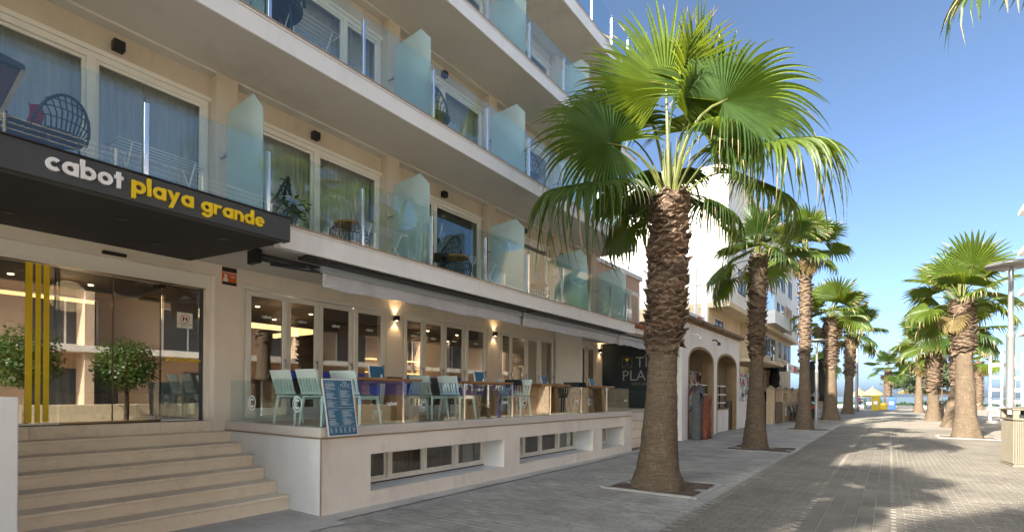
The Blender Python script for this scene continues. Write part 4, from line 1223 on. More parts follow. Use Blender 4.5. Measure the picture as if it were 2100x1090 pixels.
# drying rack seen as white bars through the first tier glass
def rack(x, y, z, label):
    t = thing('drying_rack', label, 'drying rack', (x, y, z), 'white folding drying racks')
    k_ = MB()
    for i in range(5):
        k_.tube([(x - .42, y - .16 + i * .08, z + .52), (x + .42, y - .16 + i * .08, z + .52)], .005, 5)
    for sx in (-.42, .42):
        k_.tube([(x + sx, y - .17, z + .52), (x + sx, y + .17, z + .52)], .007, 5)
    build(k_, 'rails', 'letter_white', t, smooth=True)
    for sx in (-.3, .3):
        build(MB().tube([(x + sx, y - .16, z + .51), (x + sx, y + .2, z)], .008, 5).tube([(x + sx, y + .16, z + .51), (x + sx, y - .2, z)], .008, 5), 'leg', 'letter_white', t, smooth=True)
rack(5.45, 6.5, F[0] + .001, 'white drying rack on the balcony left of the second frosted screen')
rack(7.85, 6.45, F[0] + .001, 'white drying rack in front of the open balcony door')
rack(2.35, 6.45, F[0] + .001, 'white drying rack on the balcony above the yellow lettering')
rack(4.0, 6.3, F[1] + .001, 'white drying rack high on the second tier')
# ============================================================ PALMS
ZUP = Vector((0, 0, 1))
def blade(mb, hast, d, n, Rr, nseg, rows, rg, spread=150, droop=.5, cup=.10, split=.5, ragged=.08, tipdroop=.5, dry_tips=True):
    """pleated fan blade: nseg folded segments joined to split*R, then free and hanging"""
    d = d.normalized(); n = (n - d * n.dot(d)).normalized(); s = d.cross(n)
    dphi = 2 * R(spread) / nseg
    r0 = .03
    for i in range(nseg):
        ph = -R(spread) + dphi * (i + .5)
        u = d * math.cos(ph) + s * math.sin(ph)
        lt = -d * math.sin(ph) + s * math.cos(ph)
        f = abs(ph) / math.pi
        L = Rr * (1 - .42 * f ** 1.7) * rg.uniform(1 - ragged, 1 + ragged * .6)
        rj = L * split * rg.uniform(.86, 1.12)
        gp = -ZUP + u * u.z
        if gp.length < .35: gp = gp + n * rg.choice((-.4, .4)) * (.5 - gp.length)
        dr = droop * rg.uniform(.65, 1.35); td = tipdroop * rg.uniform(.5, 1.5)
        sw = rg.uniform(-.10, .10)
        pale = rg.choice((0, 0, 0, 0, 1, 2)) if dry_tips else 0
        wj = math.tan(dphi / 2) * rj
        vs = []
        for k in range(rows + 1):
            q = k / rows
            r = r0 + (L - r0) * (q ** .9)
            w_ = math.tan(dphi / 2) * r * 1.03 if r < rj else wj * max(0, 1 - (r - rj) / (L - rj)) ** .75 * 1.0 + .0012
            h_ = w_ * .8
            x = r / Rr
            g = dr * max(0, x - .25) ** 2 * Rr * .75 + td * max(0, x - split * .9) ** 2 * Rr * 1.5
            c = hast + u * (r - g * .45) + gp * g + n * (cup * r * (1 - math.cos(ph)) * .6 - .05 * r * x) + lt * (sw * max(0, r - rj))
            vs += [c - lt * w_ + n * h_, c - n * h_, c + lt * w_ + n * h_]
        o = len(mb.v)
        mb.v += [tuple(p) for p in vs]
        for k in range(rows):
            a = o + 3 * k
            mb.f += [(a, a + 1, a + 4, a + 3), (a + 1, a + 2, a + 5, a + 4)]
            mb.m += [2 if (pale and k >= rows - 1 - pale // 2) else mb.mi] * 2
def petiole(mb, p0, hast, d, rad=.02, sag=.0):
    L = (hast - p0).length
    c = hast - d.normalized() * L * .5 + Vector((0, 0, .10 * L))
    pts = []
    for k in range(8):
        t = k / 7
        pts.append(p0 * (1 - t) ** 2 + c * 2 * t * (1 - t) + hast * t * t)
    mb.mi = 1
    mb.tube(pts + [hast + d.normalized() * .10], [rad * 1.9 * (1 - t / 8 * .62) for t in range(8)] + [.004], 6, flat=.55)
    mb.mi = 0

# --- library of fronds by pitch, built pointing along +X
LIB = {}
def lib(mname, pitches, size=1.0, nseg=34, rows=7, seed=1, variants=2):
    out = []
    rg = random.Random(seed)
    for e in pitches:
        for v in range(variants):
            mb = MB()
            Lp = size * rg.uniform(.72, .95)
            el = R(e)
            hd = Vector((math.cos(el), rg.uniform(-.08, .08), math.sin(el)))
            hast = Vector((.06, 0, 0)) + hd * Lp
            e2 = R(e - rg.uniform(4, 22))
            d = Vector((math.cos(e2), rg.uniform(-.15, .15), math.sin(e2)))
            n = Vector((-math.sin(e2), rg.uniform(-.6, .6), math.cos(e2)))
            petiole(mb, Vector((.04, 0, -.05)), hast, d, .017)
            blade(mb, hast, d, n, size * rg.uniform(1.0, 1.18), nseg, rows, rg, spread=rg.uniform(92, 132), droop=(.06 + .45 * max(0, (60 - e) / 90)) * rg.uniform(.8, 1.3), cup=rg.uniform(.05, .3), split=.58, tipdroop=(.12 + .8 * max(0, (60 - e) / 90)) * rg.uniform(.7, 1.3))
            out.append((e, mb.mesh('frond', [mname, 'petiole', 'frond_fibre'], smooth=False)))
    return out
PITCH = [80, 64, 48, 32, 14, -8, -32]
LIB['green'] = lib('palm_leaf', PITCH, seed=3)
LIB['warm'] = lib('palm_leaf_warm', PITCH, seed=8)
LIB['dry'] = lib('palm_leaf_dry', [-40, -58], nseg=22, rows=6, seed=12, size=.8)

# --- leaf boot: curved shield lifting off the trunk; local +Z up, +X outwards
def boot_mesh(seed):
    rg = random.Random(seed)
    mb = MB()
    tw = rg.uniform(-.25, .25)
    def fn(u, v):
        a = (u - .5)
        wv = (.15 * (1 - .30 * v) if v < .8 else .114 * (1 - .75 * (v - .8) / .2))
        y = a * 2 * wv + tw * .05 * v
        out = -.02 + .125 * v ** 1.4 + .028 * (1 - (2 * a) ** 2) + .012 * math.sin(v * 9 + seed) - .02 * max(0, v - .8)
        return (out, y, .15 * v - .03 - .045 * abs(2 * a) ** 2 * v + .016 * v * math.sin(u * 9 + seed * 2))
    mb.grid(fn, 4, 5)
    mb2 = MB()
    mb2.grid(lambda u, v: tuple(Vector(fn(u, v)) - Vector((.018 * (1 - .5 * v), 0, .004))), 4, 5)
    o = len(mb.v); mb.v += mb2.v; mb.f += [tuple(reversed([i + o for i in f])) for f in mb2.f]; mb.m += mb2.m
    nu = 5
    edge = [j * nu + nu - 1 for j in range(6)]; edge2 = [j * nu for j in range(6)]; top = [5 * nu + i for i in range(nu)]
    for e, fl in ((edge, 0), (edge2, 1), (top, 1)):
        for i in range(len(e) - 1):
            q = (e[i], e[i + 1], e[i + 1] + o, e[i] + o)
            mb.f.append(q if not fl else q[::-1]); mb.m.append(0)
    return mb
BOOT = [boot_mesh(i) for i in range(4)]
BOOTM = [b.mesh('leaf_base', 'bark_boot', smooth=False) for b in BOOT]

def spline(pts, n):
    """sample a polyline of (z, x, y, r) smoothly"""
    out = []
    for k in range(n + 1):
        z = pts[0][0] + (pts[-1][0] - pts[0][0]) * k / n
        for i in range(len(pts) - 1):
            if z <= pts[i + 1][0] + 1e-6:
                t = (z - pts[i][0]) / (pts[i + 1][0] - pts[i][0]); t = max(0, min(1, t))
                a, b = pts[i], pts[i + 1]
                ts = t * t * (3 - 2 * t) * .5 + t * .5
                out.append((z,) + tuple(a[j] + (b[j] - a[j]) * ts for j in (1, 2, 3)))
                break
    return out
def palm(name, label, loc, H, rb, rt, zboot, lean=(0, 0), single=True, nboot=150, leafset='green', nf=26, size=1.0, seed=1, dry=3, group='fan palms along the promenade', custom=None, prof=None, rboot=None):
    rg = random.Random(seed)
    t = thing(name, label, 'palm tree', loc, group)
    pts = prof or [(0, 0, 0, rb), (.25, lean[0] * .02, lean[1] * .02, rb * .86), (.9, lean[0] * .2, lean[1] * .2, rb * .66),
                   (zboot - .1, lean[0] * .58, lean[1] * .58, rt * .76), (zboot + .25, lean[0] * .64, lean[1] * .64, rt * .92), (H, lean[0], lean[1], rt * .95)]
    sp = spline(pts, 64)
    rboot = rboot or rt
    mb = MB()
    N = 26
    vs = []
    for (z, x, y, r) in sp:
        for k in range(N):
            a = 2 * math.pi * k / N
            ring = .012 * r * math.sin(z * 95) if z < zboot else 0
            rr = r * (1 + .018 * math.sin(a * 5 + z * 3 + seed) + .012 * math.sin(a * 11 - z * 7)) + ring + (rg.uniform(-.006, .006))
            if z < .3: rr *= 1 + .05 * math.sin(a * 7 + seed) * (1 - z / .3)
            vs.append((x + rr * math.cos(a), y + rr * math.sin(a), z - (.05 if z == 0 else 0)))
    fs = [(i * N + k, i * N + (k + 1) % N, (i + 1) * N + (k + 1) % N, (i + 1) * N + k) for i in range(len(sp) - 1) for k in range(N)]
    mb.add(vs, fs); mb.f.append(tuple((len(sp) - 1) * N + k for k in range(N))); mb.m.append(0)
    trunk = put('trunk', mb.mesh('trunk', 'bark_smooth', smooth=True), t)
    WL[trunk.name] = tuple(loc)
    # leaf bases in a spiral
    joined = MB()
    for i in range(nboot):
        f = i / nboot
        z = zboot - .08 + (H - zboot + .02) * f
        k = min(len(sp) - 1, int(z / H * 64)); _, x, y, r = sp[k]
        a = i * 2.39996 + rg.uniform(-.12, .12)
        s_ = (rboot / .30) * rg.uniform(.75, 1.2) * (1.15 if f < .12 else 1.0)
        tilt = rg.uniform(-.15, .42) + (.4 if f < .07 else 0)
        if f < .05: tilt = rg.uniform(1.5, 2.7); z += rg.uniform(.0, .16)      # old bases hanging as a ragged skirt
        M = Matrix.Translation((x + (r - .012) * math.cos(a), y + (r - .012) * math.sin(a), z)) @ Matrix.Rotation(a, 4, 'Z') @ Matrix.Rotation(tilt, 4, 'Y') @ Matrix.Rotation(rg.uniform(-.35, .35), 4, 'X') @ Matrix.Diagonal((s_, s_ * rg.uniform(.8, 1.25), s_, 1))
        if single:
            o = put('leaf_base', BOOTM[i % 4], trunk); o.matrix_local = M
        else:
            b = BOOT[i % 4]; joined.add([M @ Vector(p) for p in b.v], b.f)
    if not single:
        o = put('leaf_bases', joined.mesh('leaf_bases', 'bark_boot'), trunk); o['kind'] = 'stuff'
    top = Vector((sp[-1][1], sp[-1][2], H))
    if custom:
        custom(t, top, rg)
    else:
        L = LIB[leafset]
        for i in range(nf):
            f = i / (nf - 1)
            want = 86 - 114 * f ** 1.2
            c = sorted(L, key=lambda m: abs(m[0] - want))[:3]
            me = rg.choice(c[:2])[1]
            o = put('frond', me, t)
            sc = size * rg.uniform(.88, 1.1)
            o.location = top + Vector((0, 0, .05 - .22 * f))
            o.rotation_euler = (rg.uniform(-.10, .10), rg.uniform(-.12, .12), i * 2.39996 + rg.uniform(-.3, .3))
            o.scale = (sc, sc, sc)
        for i in range(dry):
            o = put('dry_frond', rg.choice(LIB['dry'])[1], t)
            o.location = top + Vector((0, 0, -.2)); sc = size * rg.uniform(.6, .85); o.scale = (sc, sc, sc)
            o.rotation_euler = (0, rg.uniform(-.1, .2), rg.uniform(0, 6.28))
    # young spear and hanging fibres at the crown's heart
    sp_ = MB()
    for i in range(7):
        a = i * .9
        sp_.tube([top + Vector((.04 * math.cos(a), .04 * math.sin(a), -.1)), top + Vector((.10 * math.cos(a), .10 * math.sin(a), .35)), top + Vector((.13 * math.cos(a), .13 * math.sin(a), .75 + .1 * (i % 3))) * 1.0], [.03, .018, .006], 5)
    put('spear_leaves', sp_.mesh('spear_leaves', 'petiole', True), t)
    return t

# --- the large palm in front of the hotel: fronds placed one by one
ER = Vector((math.sin(R(35.9)), -math.cos(R(35.9)), 0)); EF = Vector((math.cos(R(35.9)), math.sin(R(35.9)), 0))
def W3(a, b, e): return ER * a + ZUP * b + EF * e
# hastula (right, up, away), blade axis, blade normal, R, spread, droop, tipdroop
HERO = [
    ((-.15, 1.72, -.25), (-.02, 1, .05), (-.1, .10, -1), 1.72, 150, .05, .16, .0),
    ((.70, 1.32, -.55), (.86, .50, .05), (-.15, .25, -1), 1.95, 140, .22, .35, .05),
    ((-1.10, .68, -.40), (-.97, .24, -.05), (.1, .30, -1), 1.60, 150, .30, .45, .0),
    ((-.80, 1.15, .15), (-.75, .62, .1), (-.2, .6, -.8), 1.75, 120, .40, .6, .1),
    ((1.48, .84, -.20), (1.0, .12, .0), (-.05, 1, -.45), 2.0, 145, .55, .85, .0),
    ((-1.35, .12, -.20), (-.97, -.15, .0), (-.1, 1, -.4), 1.75, 145, .65, .95, .0),
    ((.55, 1.75, .40), (.42, .92, .1), (.75, .0, -.65), 1.80, 110, .10, .3, .3),
    ((.95, 1.42, .50), (.78, .62, .2), (-.35, .6, -.7), 1.85, 125, .30, .55, .1),
    ((-.55, -.35, .75), (-.55, -.8, .3), (-.7, .5, -.5), 1.05, 130, .6, .9, .1),
    ((.95, .12, .75), (.85, -.30, .3), (.2, .9, -.3), 1.30, 140, .7, 1.0, .0),
    ((1.62, .40, .35), (.95, -.28, .1), (.25, .8, -.55), 1.55, 140, .5, .9, .0),
    ((-.38, 2.0, .50), (-.30, .95, .15), (-.1, .2, -1), 1.55, 110, .15, .35, .1),
    ((.30, .85, 1.20), (.2, .1, 1), (0, 1, -.1), 1.35, 140, .6, .9, .0),
    ((.62, .55, -.85), (.55, -.15, -.8), (.3, .9, .2), 1.15, 130, .9, 1.3, .0),
    ((.30, 1.20, -.15), (.25, .95, -.1), (.7, -.1, -.7), 1.35, 95, .6, 1.4, .25),
    ((-.60, .30, .95), (-.5, -.35, .8), (-.2, .9, .2), 1.20, 135, .7, 1.0, .0),
    ((.10, .30, 1.10), (.1, -.4, .9), (0, .9, .3), 1.20, 135, .7, 1.0, .0),
]
LIT = (0, 4, 6, 7)  # sunlit look put into the colour: these fronds take the brighter leaf
def hero_crown(t, top, rg):
    for i, (h, d, n, Rr, spd, dr, td, cup) in enumerate(HERO):
        mb = MB()
        hast = top + W3(*h)
        dd = W3(*d); nn = W3(*n)
        az = Vector((h[0], 0, h[2]))
        base = top + W3(h[0] * .10, -.12 + .02 * (h[1] > .8), h[2] * .10)
        petiole(mb, base, hast, dd, .021)
        blade(mb, hast, dd, nn, Rr, 60, 12, rg, spread=spd, droop=dr, cup=cup, split=.48, tipdroop=td, ragged=.13)
        mb.mi = 0
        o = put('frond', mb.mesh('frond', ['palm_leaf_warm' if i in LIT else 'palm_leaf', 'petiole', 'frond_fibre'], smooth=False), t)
pit(9.0, 3.20, .82, 'square tree pit round the large palm in front of the terrace')
PX_, PY_ = 8.85, 3.25
palm('palm_tree', 'large fan palm with shaggy trunk standing in front of the hotel terrace', (PX_, PY_, 0), 5.10, .46, .30, 2.42,
     nboot=296, seed=4, custom=hero_crown, rboot=.31,
     prof=[(0, 0, 0, .48), (.14, .005, 0, .43), (.36, .01, 0, .356), (.6, .015, -.005, .325), (.87, .025, -.01, .305), (1.42, .045, -.03, .272), (1.84, .055, -.04, .250), (2.3, .07, -.06, .240), (2.6, .08, -.08, .25), (4.2, .14, -.12, .262), (4.9, .15, -.12, .235), (5.10, .15, -.12, .22)])

pit(17.2, 3.1, .95, 'square tree pit round the second palm beside the arched building')
pit(28.6, 3.2, .95, 'square tree pit round the third palm on the left')
pit(27.4, -2.5, .95, 'square tree pit round the nearest palm on the right')
palm('palm_tree', 'dark trunked second palm on the left in front of the arched bar', (17.36, 3.33, 0), 5.85, .40, .235, 2.75, nboot=170, seed=21, leafset='green', size=.95, lean=(-.25, -.1), nf=15, dry=1)
palm('palm_tree', 'tall third palm on the left beside the apartment block corner', (28.58, 3.3, 0), 8.55, .44, .27, 3.35, nboot=200, seed=33, leafset='warm', size=1.15, nf=16)
palm('palm_tree', 'fourth palm on the left with thick trunk flaring at its base', (41.8, 3.26, 0), 7.0, .62, .42, 3.6, nboot=150, seed=41, leafset='warm', size=1.5, nf=17, single=False)
palm('palm_tree', 'fifth palm on the left, just behind the fourth, leaning right', (57.0, 3.1, 0), 7.3, .58, .42, 3.4, nboot=150, seed=52, leafset='green', size=1.7, nf=16, lean=(-.3, -.2), single=False)
palm('palm_tree', 'nearest palm on the right with smooth pale trunk and sunlit crown', (27.4, -2.5, 0), 5.5, .52, .345, 3.35, nboot=150, seed=61, leafset='warm', size=1.28, nf=17, lean=(-.1, .2), dry=2)
palm('palm_tree', 'second palm on the right, leaning behind the nearest one', (36.6, -2.75, 0), 5.2, .54, .33, 2.4, nboot=130, seed=72, leafset='green', size=1.35, nf=16, lean=(.8, -.35), single=False)
palm('palm_tree', 'third palm on the right with dark ragged trunk', (45.5, -2.4, 0), 5.1, .52, .40, 2.2, nboot=120, seed=83, leafset='warm', size=1.6, nf=16, single=False, dry=1)
palm('palm_tree', 'small fourth palm on the right near the beach end', (66.8, -2.4, 0), 5.4, .52, .30, 4.4, nboot=60, seed=94, leafset='warm', size=1.5, nf=15, single=False)
palm('palm_tree', 'far palm standing apart on the right by the sea', (89.4, -9.3, 0), 6.2, .5, .42, .5, nboot=200, seed=98, leafset='warm', size=1.7, nf=15, single=False)
palm('palm_tree', 'lone far palm in the middle behind the recycling bins', (86.0, .15, 0), 5.2, .46, .38, .6, nboot=200, seed=103, leafset='green', size=1.5, nf=13, single=False)
palm('palm_tree', 'far palm behind the closed parasols on the left', (72.0, 6.6, 0), 5.0, .4, .3, .6, nboot=160, seed=107, leafset='green', size=1.5, nf=14, single=False)
palm('palm_tree', 'palm just left of the camera in the left row, shading the middle of the street', (-.75, 3.4, 0), 5.4, .40, .28, 2.6, nboot=80, seed=131, leafset='green', size=1.05, nf=22, single=False)
# palms outside the frame that shade the street and show in the glass
palm('palm_tree', 'palm near the camera whose frond tips hang into the top right corner', (11.0, -3.2, 0), 8.7, .5, .30, 3.4, nboot=120, seed=111, leafset='green', size=1.4, nf=24, single=False)
palm('palm_tree', 'palm behind the camera shading the street', (-3.2, 1.05, 0), 5.0, .5, .30, 3.0, nboot=80, seed=117, leafset='green', size=.8, nf=20, single=False)
# ============================================================ ARCADED BAR
arc_b = thing('arcade_building', 'low cream bar with two open arches and an old tiled eave', 'building', (22.7, 6.5, 0))
AX0, AX1, AY = 18.37, 27.0, 5.90
def arch_pts(x0, x1, zs, rise, n=16):
    cx, hw = (x0 + x1) / 2, (x1 - x0) / 2
    return [(cx - hw * math.cos(math.pi * i / n), zs + rise * math.sin(math.pi * i / n) ** .85) for i in range(n + 1)]
ARCH = [(19.05, 22.45), (22.95, 26.45)]
wl = MB()
wl.box(AX0, ARCH[0][0], AY, AY + .45, 0, 2.85); wl.box(ARCH[0][1], ARCH[1][0], AY, AY + .45, 0, 2.85); wl.box(ARCH[1][1], AX1, AY, AY + .45, 0, 2.85)
for x0, x1 in ((AX0, ARCH[0][0]), (ARCH[0][1], ARCH[1][0]), (ARCH[1][1], AX1)):
    wl.box(x0, x1, AY, AY + .45, 2.85, 4.22)
for (x0, x1) in ARCH:
    ap = arch_pts(x0, x1, 2.85, .62)
    for i in range(len(ap) - 1):
        (a, za), (b, zb_) = ap[i], ap[i + 1]
        wl.hexa([(a, AY, za), (b, AY, zb_), (b, AY + .45, zb_), (a, AY + .45, za), (a, AY, 4.22), (b, AY, 4.22), (b, AY + .45, 4.22), (a, AY + .45, 4.22)])
build(wl, 'front_wall', 'white_render', arc_b)
for (x0, x1) in ARCH:
    ap = [(x0, 0)] + arch_pts(x0, x1, 2.85, .62) + [(x1, 0)]
    ip = [(x0 + .10, 0)] + arch_pts(x0 + .10, x1 - .10, 2.82, .55) + [(x1 - .10, 0)]
    tr = MB()
    for i in range(len(ap) - 1):
        a, b, c, d = ap[i], ap[i + 1], ip[i + 1], ip[i]
        tr.hexa([(a[0], AY - .012, a[1]), (b[0], AY - .012, b[1]), (c[0], AY - .012, c[1]), (d[0], AY - .012, d[1]),
                 (a[0], AY + .46, a[1]), (b[0], AY + .46, b[1]), (c[0], AY + .46, c[1]), (d[0], AY + .46, d[1])])
    build(tr, 'arch_lining', 'arch_trim', arc_b)
build(MB().box(AX0, AX1, AY - .05, 12, 4.221, 4.30), 'roof_slab', 'arch_trim', arc_b)
for i in range(44):
    for j in range(2):
        x = AX0 + .02 + i * .197
        build(MB().tube([(x + .1, AY - .22 + j * .42, 4.33 + j * .09), (x + .1, AY + .24 + j * .42, 4.43 + j * .09)], [.088, .07], 8), 'roof_tile', 'old_tile', arc_b, smooth=True)
build(MB().box(ARCH[0][0] + 1.35, ARCH[0][1] - .11, AY + .1, AY + .35, 0, .98).box(ARCH[1][0] + .11, ARCH[1][1] - 1.1, AY + .1, AY + .35, 0, .98), 'low_wall', 'white_render', arc_b)
build(MB().box(ARCH[0][0] + 1.33, ARCH[0][1] - .11, AY + .06, AY + .39, .981, 1.03).box(ARCH[1][0] + .11, ARCH[1][1] - 1.1, AY + .06, AY + .39, .981, 1.03), 'wall_coping', 'arch_trim', arc_b)
for x0, x1 in ((ARCH[0][0] + 1.4, ARCH[0][1] - .15), (ARCH[1][0] + .15, ARCH[1][1] - 1.15)):
    for z in (1.25, 1.62, 2.0):
        build(MB().box(x0, x1, AY + .19, AY + .23, z, z + .045), 'railing_bar', 'letter_white', arc_b)
    n = 2
    for i in range(n + 1):
        x = x0 + .1 + i * (x1 - x0 - .2) / n
        build(MB().box(x - .025, x + .025, AY + .185, AY + .235, 1.031, 2.1), 'railing_post', 'dark_wood', arc_b)
gt = build(MB().box(ARCH[1][1] - 1.05, ARCH[1][1] - .12, AY + .16, AY + .22, .05, 1.35), 'gate', 'dark_wood', arc_b, bevel=.01)
build(MB().tube([(ARCH[1][1] - .95, AY + .14, .7), (ARCH[1][1] - .95, AY + .10, .75), (ARCH[1][1] - .95, AY + .14, .8)], .012, 6), 'handle', 'grey_metal', gt)
for x in (19.6, 22.2):
    build(MB().tube([(x, AY, 3.86), (x, AY - .15, 3.86), (x + .12, AY - .22, 3.76)], .03, 6).lathe([(.05, 0), (.075, -.12), (.02, -.13)], 10, (x + .14, AY - .23, 3.78)), 'wall_spot', 'dark_wood' if x > 20 else 'white_render', arc_b, smooth=True)
# courtyard behind the arches
build(MB().box(AX0, AX1, 9.5, 9.7, 0, 4.2).box(AX0, AX0 + .2, 6.36, 9.49, 0, 4.2), 'court_wall', 'white_render', arc_b)
build(MB().box(AX1 - .2, AX1, 6.36, 9.49, 0, 4.2), 'court_wall', 'cream_render', arc_b)
build(MB().box(AX0 + .2, AX1 - .2, 6.36, 9.49, 4.1, 4.2), 'court_ceiling', 'arch_trim', arc_b)
sh = build(MB().box(22.6, 24.1, 9.44, 9.499, 1.25, 2.55), 'shuttered_window', 'black_metal', arc_b)
for x in (22.62, 23.37, 24.02):
    build(MB().box(x, x + .06, 9.42, 9.439, 1.25, 2.55), 'shutter_stile', 'dark_wood', sh)
# posters on boards
def sticker_board(x0, x1, y, z0, z1, label, seed, face=-1):
    t = thing('sticker_board', label, 'notice board', ((x0 + x1) / 2, y, z0), 'boards plastered with stickers')
    build(MB().box(x0, x1, y, y + .05, z0, z1), 'board', 'sticker_white', t, bevel=.004)
    rg = random.Random(seed)
    ms = ['sticker_white', 'sticker_black', 'sticker_red', 'sticker_green', 'sticker_cyan', 'sticker_orange', 'curtain', 'decal_white', 'tarp_grey']
    n = 0
    tot = int((x1 - x0) * 46)
    while n < tot:
        x = rg.uniform(x0 + .02, x1 - .2); z = rg.uniform(z0 + .02, z1 - .15)
        a, b = rg.uniform(.10, .36), rg.uniform(.08, .28)
        d = .001 + n * .0003
        build(MB().box(x, min(x1 - .02, x + a), y - d - .001, y - d, z, min(z1 - .02, z + b)), 'sticker', rg.choice(ms), t)
        n += 1
    return t
sticker_board(24.4, 26.7, 7.6, .6, 2.75, 'white board crowded with stickers seen through the second arch', 3)
sticker_board(27.2, 32.2, 5.98, 1.28, 2.75, 'long white board crowded with stickers right of the second arch', 4)
tag(build(MB().box(27.05, 32.3, 5.92, 6.2, 0, 1.22).box(27.02, 32.34, 5.89, 6.23, 1.221, 1.28), 'patched_wall', 'white_render', bevel=.01), 'patched white garden wall under the long sticker board', 'wall')
# wrapped roll and tarp outside the first arch
wr = thing('wrapped_netting', 'rust red rolled netting tied upright and draped with a dark tarp', 'bundle', (19.7, 5.55, 0))
rg = random.Random(8)
for (x, y, h, r_) in ((19.75, 5.62, 1.62, .20), (20.05, 5.52, 1.55, .19), (19.5, 5.45, 1.5, .16)):
    rr = MB().tube([(x + .03 * math.sin(k * 2), y, h * k / 9) for k in range(10)], [r_ * rg.uniform(.85, 1.12) for k in range(10)], 12)
    build(rr, 'netting_roll', 'rust_red', wr, smooth=True)
tp = MB().grid(lambda u, v: (18.95 + 1.0 * u, 5.40 + .35 * u + .1 * math.sin(v * 6 + u * 4), 2.0 - .55 * v ** 1.3 - .35 * (u - .35) ** 2 - .12 * abs(math.sin(u * 7 + v * 2)) * v), 20, 16)
o = build(tp, 'tarp', 'tarp_grey', wr, smooth=True)
sd = o.modifiers.new('thickness', 'SOLIDIFY'); sd.thickness = .02
build(MB().box(19.0, 19.3, 5.45, 5.75, 0, 1.7), 'folded_board', 'tarp_grey', wr, bevel=.03)
# grey sheeting and flag on the bar's roof
rs = thing('roof_screen', 'grey sheet screen with a red patch on the arcade roof', 'screen', (24, 7, 4.3))
for i in range(5):
    x = 21.4 + i * 1.15
    build(MB().tube([(x, 7.3, 4.3), (x, 7.3, 5.5 + .25 * (i % 2))], .03, 6), 'pole', 'letter_white', rs)
    if i < 4:
        build(MB().box(x + .03, x + 1.12, 7.28, 7.30, 4.4, 5.35), 'sheet', 'plaster_grey', rs)
build(MB().box(24.9, 25.5, 7.26, 7.279, 5.05, 5.28), 'red_patch', 'sticker_red', rs)

# ============================================================ WHITE APARTMENT BLOCK
ap = thing('apartment_building', 'tall white apartment block with dark shutters and a cream lower storey', 'building', (39, 9, 0))
BX0, BX1, BY = 27.1, 51.0, 6.5
build(MB().box(BX0, BX1, BY, 14, 6.26, 12.85), 'upper_wall', 'white_render', ap)
build(MB().box(BX0 + 7.0, BX1 - .5, BY + .4, 14, 0, 6.0).box(BX0 + .02, BX0 + 7.0, BY + .9, 14, 0, 6.0), 'lower_wall', 'cream_render', ap)
build(MB().box(BX0 - .02, BX1 + .1, BY - .12, 14, 6.001, 6.259), 'floor_band', 'cream_render', ap, bevel=.01)
build(MB().box(BX0 - .05, BX1 + .1, BY - .1, 14, 12.851, 13.1), 'roof_parapet', 'white_render', ap)
build(MB().box(BX0 - .03, BX0, 7.45, 7.75, 0, 12.85), 'side_pilaster', 'white_render', ap)
build(MB().tube([(BX0 - .04, 8.05, .3), (BX0 - .04, 8.05, 12.8)], .05, 8).tube([(BX0 - .04, 8.0, 7.2), (BX0 - .04, 7.0, 7.25), (BX0 - .04, 6.7, 7.4)], .03, 6), 'drain_pipe', 'white_paint', ap, smooth=True)
def shut_window(x0, x1, y, z0, z1, m='shutter'):
    fr = build(MB().box(x0 - .06, x1 + .06, y - .02, y - .001, z0 - .08, z0).box(x0 - .04, x0, y - .02, y - .001, z0, z1 + .04).box(x1, x1 + .04, y - .02, y - .001, z0, z1 + .04).box(x0, x1, y - .02, y - .001, z1, z1 + .04), 'window', 'white_paint', ap)
    mid = (x0 + x1) / 2
    for a, b in ((x0, mid - .01), (mid + .01, x1)):
        s_ = MB().box(a, b, y - .03, y - .003, z0, z0 + .07).box(a, b, y - .03, y - .003, z1 - .07, z1).box(a, a + .07, y - .03, y - .003, z0 + .07, z1 - .07).box(b - .07, b, y - .03, y - .003, z0 + .07, z1 - .07)
        n = max(3, int((z1 - z0) / .14))
        for k in range(n):
            z = z0 + .08 + k * (z1 - z0 - .16) / n
            s_.hexa([(a + .07, y - .026, z), (b - .07, y - .026, z), (b - .07, y - .006, z + .05), (a + .07, y - .006, z + .05),
                     (a + .07, y - .022, z + .012), (b - .07, y - .022, z + .012), (b - .07, y - .003, z + .062), (a + .07, y - .003, z + .062)])
        build(s_, 'shutter', m, fr)
    build(MB().box(x0, x1, y - .004, y - .002, z0, z1), 'pane', 'pane_glass', fr)
for (a, b, z0, z1) in ((34.7, 36.5, 7.0, 8.4), (40.8, 42.0, 7.5, 8.25), (42.6, 44.2, 7.0, 8.3), (29.2, 31.0, 7.0, 8.3), (34.9, 36.4, 9.4, 10.75), (40.3, 41.9, 9.35, 10.6), (42.5, 44.3, 9.35, 10.7), (45.7, 47.7, 9.35, 10.7), (29.2, 31.0, 9.35, 10.7), (34.9, 36.4, 11.3, 12.4), (42.5, 44.3, 11.3, 12.4), (48.4, 49.8, 7.0, 8.3)):
    shut_window(a, b, BY, z0, z1)
for (a, b, z0, z1) in ((44.6, 47.6, 6.5, 8.5), (44.3, 47.2, 10.9, 12.3), (36.95, 39.6, 8.75, 10.8), (31.6, 34.0, 6.35, 8.6)):
    for k in range(6):
        h_ = (z1 - z0) / 6
        build(MB().box(a, b, BY - .06, BY - .002, z0 + k * h_, z0 + (k + 1) * h_ - .02), 'tan_slat', 'tan_panel', ap)
build(MB().box(37.2, 39.9, BY - .02, BY - .002, 6.27, 8.5), 'balcony_door', 'pane_glass', ap)
bl = build(MB().box(37.0, 43.0, BY - .55, BY - .47, 6.28, 7.15).box(37.0, 37.08, BY - .469, BY - .002, 6.28, 7.15).box(42.92, 43.0, BY - .469, BY - .002, 6.28, 7.15), 'balcony_parapet', 'white_paint', ap, bevel=.01)
build(MB().box(36.9, 43.1, BY - .6, BY - .002, 6.262, 6.279), 'balcony_floor', 'concrete', ap)
